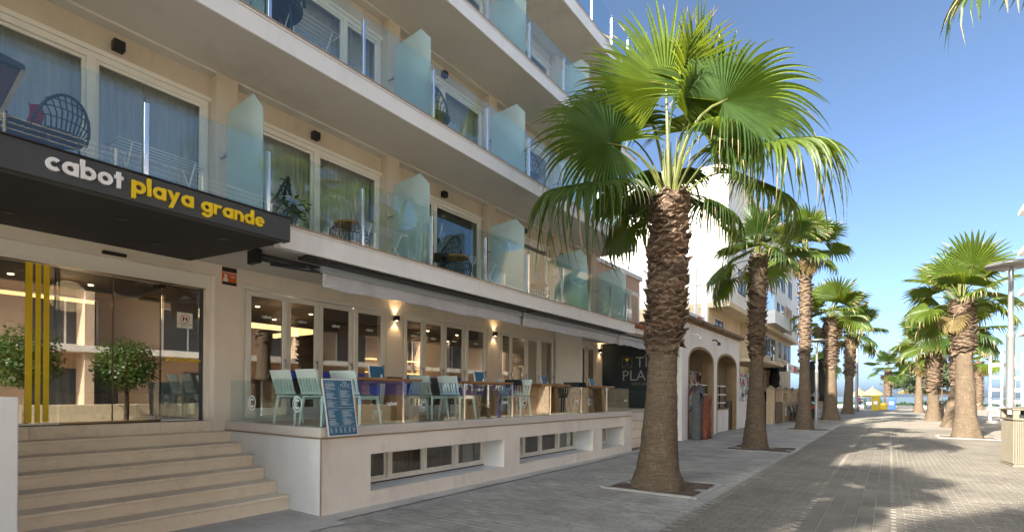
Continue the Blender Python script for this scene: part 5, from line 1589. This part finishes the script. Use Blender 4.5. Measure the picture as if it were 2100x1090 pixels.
build(MB().bar((37.0, BY - .05, 8.75), (40.2, BY - .05, 8.75), .12, .12), 'rolled_blind', 'white_paint', ap)
for (a, b, z0, z1, m) in ((35.2, 37.2, 4.45, 5.7, 'shutter'), (38.6, 40.7, 4.45, 5.72, 'shutter'), (41.0, 42.8, 3.75, 5.75, 'shutter'), (44.1, 45.4, 4.5, 5.7, 'shutter'), (46.5, 48.0, 4.5, 5.7, 'shutter'), (48.5, 50.2, 4.5, 5.7, 'shutter_green')):
    shut_window(a, b, BY + .4, z0, z1, m)
shut_window(28.2, 29.9, BY + .9, 4.6, 5.6)
for z in (6.3, 8.5, 10.7):     # end balconies
    b_ = build(MB().box(BX1 + .001, BX1 + 1.6, BY + .1, 9, z - .18, z), 'end_balcony', 'white_paint', ap)
    r_ = MB().box(BX1 + .1, BX1 + 1.58, BY + .12, BY + .15, z + .9, z + .95)
    for k in range(9):
        r_.box(BX1 + .12 + k * .18, BX1 + .14 + k * .18, BY + .125, BY + .145, z, z + .9)
    build(r_, 'railing', 'grey_metal', b_)
# street-level porch, signs and terrace in front of the block
build(MB().box(27.5, 34.0, 5.0, BY + .39, 3.28, 3.46), 'porch_roof', 'cream_render', ap, bevel=.02)
build(MB().box(34.05, 41.5, 4.85, BY + .38, 3.34, 3.44), 'porch_roof', 'dark_clad', ap)
for x in (34.5, 37.0, 39.5, 42.0):
    build(MB().box(x, x + .25, BY + .1, BY + .38, .05, 3.33), 'porch_pier', 'brown_trim', ap)
for x in (34.9, 37.4, 39.9):
    build(MB().box(x, x + 1.9, BY + .34, BY + .39, .2, 2.9), 'shop_pane', 'pane_glass', ap)
ss = thing('bar_fascia_sign', 'grey and red bar fascia sign over the porch of the white block', 'sign', (37.8, 4.85, 3.1))
build(MB().box(34.1, 41.45, 4.78, 4.849, 3.02, 3.50), 'panel', 'plaster_grey', ss, bevel=.01)
build(MB().box(36.2, 37.4, 4.77, 4.779, 3.06, 3.46).box(40.3, 41.3, 4.77, 4.779, 3.06, 3.46), 'red_panel', 'sticker_red', ss)
textobj('lettering', 'BAR', .30, 'sticker_black', ss, (34.5, 4.768, 3.14), (1, 0, 0), extrude=.003)
textobj('lettering', 'RESTAURANTE', .26, 'sticker_black', ss, (37.55, 4.768, 3.14), (1, 0, 0), extrude=.003)
# balustrade terrace: stone piers, spindles, wooden fence and dado
fw = thing('stone_terrace_wall', 'tan terrace wall with capped stone piers and small openings', 'wall', (41, 5.4, 0))
build(MB().box(35.6, 51.0, 5.35, 5.6, 0, 1.15), 'dado', 'balustrade_stone', fw)
build(MB().box(35.5, 51.05, 5.3, 5.65, 1.151, 1.22), 'coping', 'balustrade_stone', fw, bevel=.01)
PIER = [32.6, 35.6, 38.2, 40.8, 43.4, 46.0, 48.6]
for i, x in enumerate(PIER):
    p_ = build(MB().box(x, x + .5, 5.30, 5.68, 1.221 if i else 0, 2.0), 'pier', 'balustrade_stone', fw, bevel=.01)
    w_ = .5
    build(MB().add([(x - .05, 5.25, 2.0), (x + w_ + .05, 5.25, 2.0), (x + w_ + .05, 5.73, 2.0), (x - .05, 5.73, 2.0), (x + w_ / 2, 5.49, 2.22)], [(0, 1, 4), (1, 2, 4), (2, 3, 4), (3, 0, 4), (0, 3, 2, 1)]), 'pier_cap', 'balustrade_stone', p_)
    if i and i < len(PIER) - 1:
        for z in (1.5, 1.8):
            build(MB().box(x + .5, PIER[i + 1], 5.44, 5.52, z, z + .09), 'rail', 'balustrade_stone', fw)
        for k in range(3):
            build(MB().box(x + .95 + k * .5, x + 1.06 + k * .5, 5.43, 5.53, 1.221, 1.95), 'baluster', 'balustrade_stone', fw)
for x in (37.0, 39.6, 42.2, 44.8):
    build(MB().box(x, x + .6, 5.336, 5.349, .35, .85), 'vent', 'plaster_grey', fw)
wf = thing('wooden_fence', 'short weathered plank fence beside the stone terrace piers', 'fence', (34.4, 5.3, 0))
for k in range(12):
    x = 33.36 + k * .19
    build(MB().box(x, x + .165, 5.28, 5.31, 0.02, 1.28 - .02 * (k % 3)), 'plank', 'fence_wood', wf)
build(MB().box(33.36, 35.6, 5.311, 5.35, .25, .35).box(33.36, 35.6, 5.311, 5.35, 1.0, 1.1), 'rail', 'fence_wood', wf)

# ============================================================ OPPOSITE SIDE OF THE STREET (seen in the glass, and as slab ends at the right edge)
op = thing('opposite_building', 'cream apartment house with white balconies across the street, mirrored in the glass', 'building', (15, -11, 0))
OY = -12.5
build(MB().box(-26, 40.0, OY - 8, OY, 0, 9.6), 'wall', 'peach_render', op)
for k in range(3):
    z = 3.3 + k * 3.05
    sl = build(MB().box(-26, 40.6, OY, OY + 1.35, z, z + .28), 'balcony_slab', 'plaster_plinth', op)
    r_ = MB()
    for q in range(4):
        r_.box(-26, 40.5, OY + 1.25, OY + 1.29, z + .45 + q * .2, z + .48 + q * .2)
    for x in range(-26, 40, 3):
        r_.box(x, x + .06, OY + 1.24, OY + 1.30, z + .281, z + 1.12)
    build(r_, 'railing', 'plaster_plinth', sl) if k else None
    for x in range(-24, 38, 5):
        if k < 2:
            w_ = build(MB().box(x, x + 2.4, OY + .002, OY + .05, z + .3, z + 2.5), 'window', 'white_paint', op)
            build(MB().box(x + .08, x + 1.16, OY + .051, OY + .06, z + .4, z + 2.42).box(x + 1.24, x + 2.32, OY + .051, OY + .06, z + .4, z + 2.42), 'pane', 'shutter', w_)
for x in range(-26, 36, 10):
    build(MB().box(x + 3.6, x + 3.95, OY + .001, OY + 1.2, 0, 9.5), 'party_wall', 'peach_render', op)
for x in range(-24, 34, 6):
    build(MB().box(x, x + 3.2, OY + .002, OY + .05, .1, 2.6), 'shop_window', 'shutter', op)
oq = thing('corner_building', 'white balconied block whose slab ends just show at the right edge', 'building', (48, -13, 0))
build(MB().box(42, 53.4, -20, -9.2, 0, 15.8), 'wall', 'room_warm', oq)
for k in range(1, 5):
    z = 3.2 + k * 3.05
    build(MB().box(42, 54.9, -9.2, -7.86, z, z + .32), 'balcony_slab', 'white_paint', oq)
bs = thing('blue_hotel_sign', 'blue shop fascia across the street, mirrored in the folding doors', 'sign', (22, -8.6, 0))
build(MB().box(15.0, 29.0, -8.75, -8.55, 1.5, 2.75), 'panel', 'blue_sign', bs)
me_ = textobj('lettering', 'HOTEL PLAYA', .9, 'letter_white', bs, (27.5, -8.53, 1.8), (-1, 0, 0), extrude=.01, offset=.01)
build(MB().box(16.0, 16.3, -8.7, -8.6, 0, 1.5).box(27.0, 27.3, -8.7, -8.6, 0, 1.5), 'post', 'blue_sign', bs)
# low sand-coloured wall and clipped ficus opposite the entrance
tag(build(MB().box(-6, 16, -6.6, -6.3, 0, 1.1), 'garden_wall', 'cream_render', bevel=.02), 'low cream garden wall opposite the entrance, mirrored in the door', 'wall')
def leaf_cloud(mb, c, rx, ry, rz, n, rg, s0=.05, s1=.09, shell=.55):
    for i in range(n):
        v = Vector((rg.gauss(0, 1), rg.gauss(0, 1), rg.gauss(0, 1))).normalized()
        r_ = rg.uniform(shell, 1.05) * (1 + .12 * math.sin(v.x * 7) * math.sin(v.y * 6 + v.z * 5))
        p = Vector((c[0] + v.x * rx * r_, c[1] + v.y * ry * r_, c[2] + v.z * rz * r_))
        d = Vector((rg.uniform(-1, 1), rg.uniform(-1, 1), rg.uniform(-.8, .5))).normalized()
        s = d.cross((v + Vector((0, 0, .6))).normalized())
        if s.length < .1: continue
        s.normalize()
        L = rg.uniform(s0, s1)
        mb.add([p, p + d * L * .5 + s * L * .35, p + d * L, p + d * L * .5 - s * L * .35], [(0, 1, 2, 3)])
def round_tree(name, label, loc, h, rx, rz, n, m, cat, seed, group=None, s0=.06, s1=.11, lumps=1):
    rg = random.Random(seed)
    t = thing(name, label, cat, loc, group)
    tr = MB().tube([(loc[0], loc[1], -.02), (loc[0] + .04, loc[1], h * .5), (loc[0], loc[1] + .03, h)], [.09, .07, .05], 10)
    for i in range(6):
        a = i * 1.05
        tr.tube([(loc[0], loc[1], h * .8), (loc[0] + rx * .5 * math.cos(a), loc[1] + rx * .5 * math.sin(a), h + rz * rg.uniform(-.1, .5))], [.035, .012], 6)
    build(tr, 'trunk', 'bark_wood', t, smooth=True)
    mb = MB()
    for k in range(lumps):
        if lumps == 1: c, a, b = (loc[0], loc[1], h + rz * .35), rx, rz
        else:
            an = rg.uniform(0, 6.28); q = rg.uniform(.2, .8)
            c = (loc[0] + rx * q * math.cos(an), loc[1] + rx * q * math.sin(an), h + rz * rg.uniform(-.3, .9)); a, b = rx * rg.uniform(.3, .5), rz * rg.uniform(.22, .36)
        leaf_cloud(mb, c, a, a, b, n // lumps, rg, s0, s1)
    build(mb, 'crown', m, t)
    return t
round_tree('clipped_ficus', 'round clipped ficus opposite the left half of the entrance', (4.3, -4.6, 0), 2.3, .95, .95, 3000, 'ficus_leaf', 'tree', 5, 'clipped ficus trees', .08, .15)
round_tree('clipped_ficus', 'round clipped ficus opposite the right half of the entrance', (7.0, -4.6, 0), 2.2, .95, .95, 3000, 'ficus_leaf', 'tree', 6, 'clipped ficus trees', .08, .15)

# ============================================================ STREET FURNITURE
def lamp_post(x, y, H, label, s_=1.0):
    t = thing('street_lamp', label, 'street lamp', (x, y, 0), 'round-headed street lamps')
    build(MB().lathe([(.13, 0), (.13, .03), (.09, .05), (.085, H * .62), (.095, H * .625), (.095, H * .64), (.06, H * .66), (.052, H - .16)], 16, (x, y, 0)), 'pole', 'lamp_grey', t, smooth=True)
    build(MB().box(x - .10, x + .10, y - .16, y - .04, .6, 1.1), 'access_hatch', 'lamp_grey', t) if False else None
    build(MB().lathe([(.30, -.10), (.47, -.06), (.50, -.01), (.47, .03), (.20, .06), (.06, .065)], 32, (x + .1, y, H)), 'head', 'lamp_grey', t, smooth=True)
    build(MB().lathe([(.42, -.073), (.42, -.066)], 28, (x + .1, y, H)), 'diffuser', 'diffuser', t)
    build(MB().tube([(x - .02, y, H - .75), (x - .16, y + .02, H - .10)], .03, 8), 'brace', 'lamp_grey', t, smooth=True)
lamp_post(18.3, -2.50, 5.02, 'tall grey street lamp with round head behind the litter bin')
lamp_post(32.34, 3.17, 4.62, 'slim grey street lamp beside the third palm on the left')
lamp_post(.06, 2.32, 4.6, 'street lamp beside the camera that throws its shadow on the paving')
ms = thing('tall_mast', 'tall pale lighting mast beyond the left palms', 'mast', (67.4, 2.85, 0))
build(MB().lathe([(.28, 0), (.22, .5), (.16, 1.0), (.13, 6), (.10, 9.6)], 12, (67.4, 2.85, 0)), 'pole', 'lamp_grey', ms, smooth=True)
build(MB().lathe([(.10, 9.6), (.28, 9.9), (.30, 11.2), (.05, 11.6)], 12, (67.4, 2.85, 0)), 'lantern', 'diffuser', ms, smooth=True)

def litter_bin(x, y, rz, H, label):
    t = thing('litter_bin', label, 'litter bin', (0, 0, 0), 'ribbed taupe litter bins')
    w_, d_ = .40, .34
    b = MB(); b.box(-w_ + .02, w_ - .02, -d_ + .02, d_ - .02, .06, H - .32)
    body = build(b, 'body', 'bin_taupe', t)
    for k in range(26):
        x_ = -w_ + .03 + k * (2 * w_ - .06) / 25
        for sy in (-1, 1):
            build(MB().box(x_ - .009, x_ + .009, sy * d_ - .012, sy * d_ + .012, .08, H - .34) if True else None, 'rib', 'bin_taupe', body)
    for k in range(20):
        y_ = -d_ + .04 + k * (2 * d_ - .08) / 19
        for sx in (-1, 1):
            build(MB().box(sx * w_ - .012, sx * w_ + .012, y_ - .009, y_ + .009, .08, H - .34), 'rib', 'bin_taupe', body)
    build(MB().box(-w_ - .02, w_ + .02, -d_ - .02, d_ + .02, 0, .06), 'plinth', 'bin_taupe', t, bevel=.01)
    build(MB().box(-w_ - .03, w_ + .03, -d_ - .03, d_ + .03, H - .32, H - .27), 'collar', 'bin_taupe', t, bevel=.012)
    hd = MB()
    hd.box(-w_ - .02, -w_ + .06, -d_ - .02, -d_ + .08, H - .269, H - .09).box(w_ - .06, w_ + .02, -d_ - .02, -d_ + .08, H - .269, H - .09)
    hd.box(-w_ - .02, -w_ + .06, d_ - .08, d_ + .02, H - .269, H - .09).box(w_ - .06, w_ + .02, d_ - .08, d_ + .02, H - .269, H - .09)
    hd.box(-w_ + .06, w_ - .06, -.02, .02, H - .269, H - .09)
    build(hd, 'hood_post', 'bin_taupe', t)
    lid = MB().grid(lambda u, v: (-w_ - .05 + u * (2 * w_ + .1), -d_ - .05 + v * (2 * d_ + .1), H - .05 + .05 * math.sin(math.pi * u) * math.sin(math.pi * v)), 10, 10)
    lid.box(-w_ - .05, w_ + .05, -d_ - .05, d_ + .05, H - .089, H - .051)
    build(lid, 'lid', 'bin_taupe', t, bevel=.012)
    build(MB().box(-w_ + .04, w_ - .04, -d_ + .06, d_ - .06, H - .268, H - .20), 'liner', 'black_metal', t)
    build(MB().box(-w_ - .03, -w_ - .012, -.04, .04, .78, .86), 'lock', 'grey_metal', t)
    place(t, (x, y, 0), R(rz))
litter_bin(17.05, -2.62, 8, 1.40, 'ribbed taupe litter bin with hood at the right edge')
litter_bin(47.5, -2.9, 0, 1.35, 'small distant taupe litter bin beside the third palm on the right')

def wheelie(x, y, w_, H, m, label, badge=True, hood=False):
    t = thing('recycling_bin', label, 'recycling bin', (x, y, 0), 'coloured bins at the end of the street')
    if hood:
        build(MB().lathe([(w_ * .42, 0), (w_ * .5, .1), (w_ * .52, H * .75), (w_ * .48, H * .76)], 18, (x, y, 0)), 'body', m, t, smooth=True)
        build(MB().tube([(x, y - w_ * .48, H * .74), (x, y - w_ * .46, H * .92), (x, y, H), (x, y + w_ * .46, H * .92), (x, y + w_ * .48, H * .74)], .06, 8), 'arch', m, t, smooth=True)
    else:
        build(MB().hexa([(x - w_ * .42, y - w_ * .42, .04), (x + w_ * .42, y - w_ * .42, .04), (x + w_ * .42, y + w_ * .42, .04), (x - w_ * .42, y + w_ * .42, .04),
                         (x - w_ * .5, y - w_ * .5, H * .88), (x + w_ * .5, y - w_ * .5, H * .88), (x + w_ * .5, y + w_ * .5, H * .88), (x - w_ * .5, y + w_ * .5, H * .88)]), 'body', m, t, bevel=.05, seg=2)
        build(MB().hexa([(x - w_ * .54, y - w_ * .54, H * .881), (x + w_ * .54, y - w_ * .54, H * .881), (x + w_ * .54, y + w_ * .54, H * .881), (x - w_ * .54, y + w_ * .54, H * .881),
                         (x - w_ * .4, y - w_ * .46, H), (x + w_ * .4, y - w_ * .46, H), (x + w_ * .4, y + w_ * .46, H), (x - w_ * .4, y + w_ * .46, H)]), 'lid', m, t, bevel=.04, seg=2)
    if badge:
        build(MB().box(x - w_ * .53, x - w_ * .505, y - w_ * .22, y + w_ * .22, H * .42, H * .62), 'badge', 'sticker_white', t)
wheelie(71.6, 1.25, .85, 1.78, 'bin_yellow', 'yellow recycling bin at the end of the street')
wheelie(78.7, -.2, .95, 1.62, 'bin_blue', 'blue recycling bin to the right of the yellow one')
wheelie(80.5, 2.05, 1.15, 1.50, 'bin_dark', 'dark green arched bin left of the yellow one', True, True)
wheelie(76.0, .55, .9, .85, 'bin_yellow', 'low yellow bin half hidden between the yellow and blue ones', False)

# white pergola frame at the right edge
pg = thing('white_pergola', 'white steel lattice posts of a pergola at the right edge', 'pergola', (47, -6.3, 0))
def lattice(x, y, H):
    k = MB()
    for s_ in (-.28, .28):
        k.box(x - .07, x + .07, y + s_ - .07, y + s_ + .07, 0, H)
    n = int(H / .8)
    for i in range(n):
        k.box(x - .05, x + .05, y - .21, y + .21, .4 + i * .8, .62 + i * .8)
    build(k, 'lattice_post', 'white_paint', pg, bevel=.015)
    build(MB().box(x - .35, x + .35, y - .5, y + .5, 0, .12), 'footing', 'concrete', pg)
lattice(45.6, -5.55, 4.7); lattice(50.0, -7.3, 4.5); lattice(48.2, -6.9, 4.6)
build(MB().bar((45.6, -5.55, 3.8), (50, -7.3, 3.8), .12, .14).bar((45.6, -5.55, 2.2), (50, -7.3, 2.2), .1, .1), 'tie_bar', 'lamp_grey', pg)

# closed parasols, bar terrace furniture beside the fourth palm
def closed_parasol(x, y, H, label, txt=None):
    t = thing('closed_parasol', label, 'parasol', (x, y, 0), 'closed black parasols')
    build(MB().tube([(x, y, 0), (x, y, H)], .035, 8), 'pole', 'grey_metal', t)
    pr_ = [(.30, 1.25), (.46, 1.3), (.50, 1.75), (.36, 2.15), (.24, 2.35), (.30, 2.7), (.22, 3.3), (.14, H - .1), (.36, H - .05), (.04, H + .1)]
    mb = MB(); n = 24
    mb.lathe(pr_, n, (x, y, 0))
    for i in range(len(mb.v)):
        vx, vy, vz = mb.v[i]; a = math.atan2(vy - y, vx - x); f = 1 + .16 * math.sin(a * 8 + vz)
        mb.v[i] = (x + (vx - x) * f, y + (vy - y) * f, vz)
    build(mb, 'folded_canopy', 'parasol_black', t, smooth=True)
    build(MB().lathe([(.4, 0), (.4, .1), (.1, .16)], 14, (x, y, 0)), 'base', 'concrete', t)
    if txt:
        me = textmesh(txt, .34, .004, .006, 'CENTER')
        M = Matrix(((0, 0, -1), (-1, 0, 0), (0, 1, 0))).to_4x4()
        me.transform(M)
        for v in me.vertices:        # wrap the word round the folded cloth
            a = v.co.y / .56
            v.co = Vector((-math.cos(a) * .56, math.sin(a) * .56, v.co.z + 1.62))
        me.materials.clear(); me.materials.append(MATS['letter_white'])
        put('lettering', me, t)
closed_parasol(44.0, 4.6, 4.1, 'closed black parasol lettered in white beside the slim street lamp', 'VER-DE')
closed_parasol(45.2, 4.15, 4.3, 'tall closed black parasol just right of the lettered one')
closed_parasol(36.6, 5.9, 3.5, 'closed dark parasol standing behind the stone terrace piers')
bt = thing('bar_counter_bench', 'dark wooden outdoor bar counter by the fourth palm', 'counter', (40, 4.4, 0))
build(MB().box(36.5, 43.2, 4.1, 4.75, 1.0, 1.08), 'top', 'dark_wood', bt, bevel=.01)
build(MB().box(36.5, 43.2, 4.15, 4.2, .75, .98), 'red_band', 'red_cloth', bt)
for x in (36.6, 38.8, 41.0, 43.0):
    build(MB().box(x, x + .1, 4.15, 4.7, 0, .999), 'leg', 'black_metal', bt)
dk2 = make_chair('black_metal', 'black bar chair beside the dark outdoor counter', 'bar_chair')
place(dk2, (38.2, 4.9, 0), R(-90), 'black bar chair by the dark outdoor counter, nearest the street lamp', 'black bar chairs', 1.25)
for i, x in enumerate((40.2, 42.2)):
    place(copy_tree(dk2), (x, 4.95, 0), R(-90), 'black bar chair by the dark outdoor counter, ' + ('the middle one' if i == 0 else 'the farthest one'), 'black bar chairs', 1.25)
sc_ = thing('parked_scooter', 'dark scooter parked beyond the fifth palm', 'scooter', (62.5, 3.05, 0))
build(MB().tube([(61.6, 3.1, .75), (61.9, 3.1, .85), (62.5, 3.1, .82), (62.8, 3.1, .6), (63.2, 3.1, .55), (63.35, 3.1, 1.05)], [.12, .22, .2, .14, .12, .1], 10), 'body', 'black_metal', sc_, smooth=True)
for x in (61.75, 63.55):
    build(MB().tube([(x + .3 * math.cos(R(q)), 3.1, .3 + .3 * math.sin(R(q))) for q in range(0, 375, 15)], .07, 8), 'wheel', 'black_metal', sc_, smooth=True)
build(MB().tube([(63.4, 2.8, 1.15), (63.4, 3.4, 1.15)], .03, 6).tube([(63.35, 3.1, 1.0), (63.55, 3.1, .3)], .04, 6), 'handlebar', 'grey_metal', sc_)

# ============================================================ BEACH END
for i, (x, y, H, r_, lb) in enumerate(((104, -3.4, 3.2, 2.3, 'straw beach umbrella right of the small fourth palm'), (100, -5.6, 3.0, 2.2, 'straw beach umbrella between the second and third right palms'), (106, 2.3, 2.9, 1.6, 'straw beach umbrella behind the yellow bin'),
                                       (108, 4.2, 2.7, 1.6, 'straw beach umbrella beside the tall mast'), (110, 12, 2.6, 1.9, 'straw beach umbrella at far left past the parasols'))):
    t = thing('beach_umbrella', lb, 'beach umbrella', (x, y, 0), 'straw beach umbrellas')
    build(MB().tube([(x, y, 0), (x, y, H)], .07, 8), 'pole', 'dark_wood', t)
    k = MB(); n = 28
    k.lathe([(r_, H - .95), (r_ * .98, H - .8), (r_ * .55, H - .35), (.12, H + .12), (.03, H + .45)], n, (x, y, 0))
    rg = random.Random(i)
    for q in range(n):
        vx, vy, vz = k.v[q]; k.v[q] = (vx, vy, vz - rg.uniform(0, .18))
    build(k, 'thatch', 'straw', t)
round_tree('tamarisk_tree', 'loose dark tamarisk tree behind the right palms', (98, -3.4, 0), 4.0, 4.0, 2.6, 7000, 'tamarisk_leaf', 'tree', 31, None, .25, .55, 14)
round_tree('tamarisk_tree', 'second sprawling tamarisk further right behind the palm trunks', (92, -5.8, 0), 3.6, 4.2, 2.6, 7000, 'tamarisk_leaf', 'tree', 32, None, .25, .55, 14)
rg = random.Random(77)
hd = MB()
for i in range(9000):
    x = rg.uniform(108, 116); y = rg.uniform(-34, 26)
    if 0.2 < y < 1.0: continue
    top = (.75 + .35 * math.sin(y * .7) + .2 * math.sin(y * 2.1))
    z = rg.uniform(0, top)
    a = rg.uniform(0, 6.28); L = rg.uniform(.2, .45)
    d = Vector((math.cos(a), math.sin(a), rg.uniform(0, 1))).normalized(); s = d.cross(ZUP).normalized()
    p = Vector((x, y, z))
    hd.add([p, p + d * L * .5 + s * L * .3, p + d * L, p + d * L * .5 - s * L * .3], [(0, 1, 2, 3)])
tag(struct(hd, 'dune_hedge', 'hedge_leaf', kind='stuff'), 'low green dune hedge along the beach edge', 'hedge')
tag(build(MB().box(92, 92.5, -30, 30, -.02, .42), 'sea_wall', 'kerb', bevel=.03), 'low pale sea wall closing the end of the street', 'wall')

def person(loc, rz, shirt, trouser, label, sc=1.0, pose=0):
    t = thing('person', label, 'person', (0, 0, 0), 'people at the beach end')
    J = [(0, 0, .95), (0, 0, 1.15), (0, 0, 1.38), (0, 0, 1.50), (.01, 0, 1.60), (.02, 0, 1.70),
         (0, .18, 1.42), (.02, .26, 1.16), (.10, .26, .94), (.14, .25, .86), (0, -.18, 1.42), (.05 if pose == 0 else .25, -.27, 1.18), (.14 if pose == 0 else .50, -.26, .96 if pose == 0 else 1.05), (.18 if pose == 0 else .57, -.25, .88 if pose == 0 else 1.03),
         (0, .09, .90), (.06, .10, .50), (-.06, .10, .08), (.08, .10, .03), (0, -.09, .90), (.12, -.10, .52), (.10, -.10, .08), (.24, -.10, .03)]
    E = [(0, 1), (1, 2), (2, 3), (3, 4), (4, 5), (2, 6), (6, 7), (7, 8), (8, 9), (2, 10), (10, 11), (11, 12), (12, 13), (0, 14), (14, 15), (15, 16), (16, 17), (0, 18), (18, 19), (19, 20), (20, 21)]
    RD = [.13, .13, .14, .055, .085, .09, .06, .045, .035, .03, .06, .045, .035, .03, .085, .06, .045, .035, .085, .06, .045, .035]
    def skin(name, idx, m, par, grow=0.0):
        me = bpy.data.meshes.new(name)
        mp = {j: i for i, j in enumerate(idx)}
        me.from_pydata([J[i] for i in idx], [(mp[a], mp[b]) for a, b in E if a in mp and b in mp], [])
        o = put(name, me, par)
        o.modifiers.new('skin', 'SKIN'); 
        sv = me.skin_vertices[0].data if me.skin_vertices else None
        if sv is None:
            return o
        for i, j in enumerate(idx):
            sv[i].radius = (RD[j] + grow, (RD[j] + grow)); sv[i].use_root = (i == 0)
        ss_ = o.modifiers.new('sub', 'SUBSURF'); ss_.levels = 1; ss_.render_levels = 1
        me.materials.append(MATS[m])
        return o
    return t, J, E, RD
def person_mesh(loc, rz, shirt, trouser, label, pose=0):
    """one continuous body grown with a Skin modifier, clothes as children"""
    t, J, E, RD = person(loc, rz, shirt, trouser, label, 1.0, pose)
    import bmesh
    def grow(name, idx, m, add):
        bm = bmesh.new(); lay = bm.verts.layers.skin.verify()
        mp = {}
        for i in idx:
            v = bm.verts.new(J[i]); v[lay].radius = (RD[i] + add, RD[i] + add); v[lay].use_root = (i == idx[0]); mp[i] = v
        for a, b in E:
            if a in mp and b in mp: bm.edges.new((mp[a], mp[b]))
        me = bpy.data.meshes.new(name); bm.to_mesh(me); bm.free()
        me.materials.append(MATS[m])
        o = put(name, me, t)
        o.modifiers.new('skin', 'SKIN').use_smooth_shade = True
        s_ = o.modifiers.new('sub', 'SUBSURF'); s_.levels = 1; s_.render_levels = 2
        return o
    grow('body', list(range(22)), 'skin', 0)
    grow('shirt', [0, 1, 2, 6, 7, 10, 11], shirt, .022)
    grow('trousers', [0, 14, 15, 18, 19], trouser, .022)
    build(MB().lathe([(.05, 1.80), (.10, 1.76), (.115, 1.68), (.10, 1.60)], 12, (.0, 0, 0)), 'hair', 'hair', t, smooth=True)
    place(t, loc, R(rz))
person_mesh((84, 3.25, .0), 250, 'wine_cloth', 'navy_cloth', 'person in a dark wine top reaching towards the arched bin', 1)
person_mesh((82, 4.15, .0), 200, 'red_cloth', 'navy_cloth', 'person in a red top walking beside the tall mast')
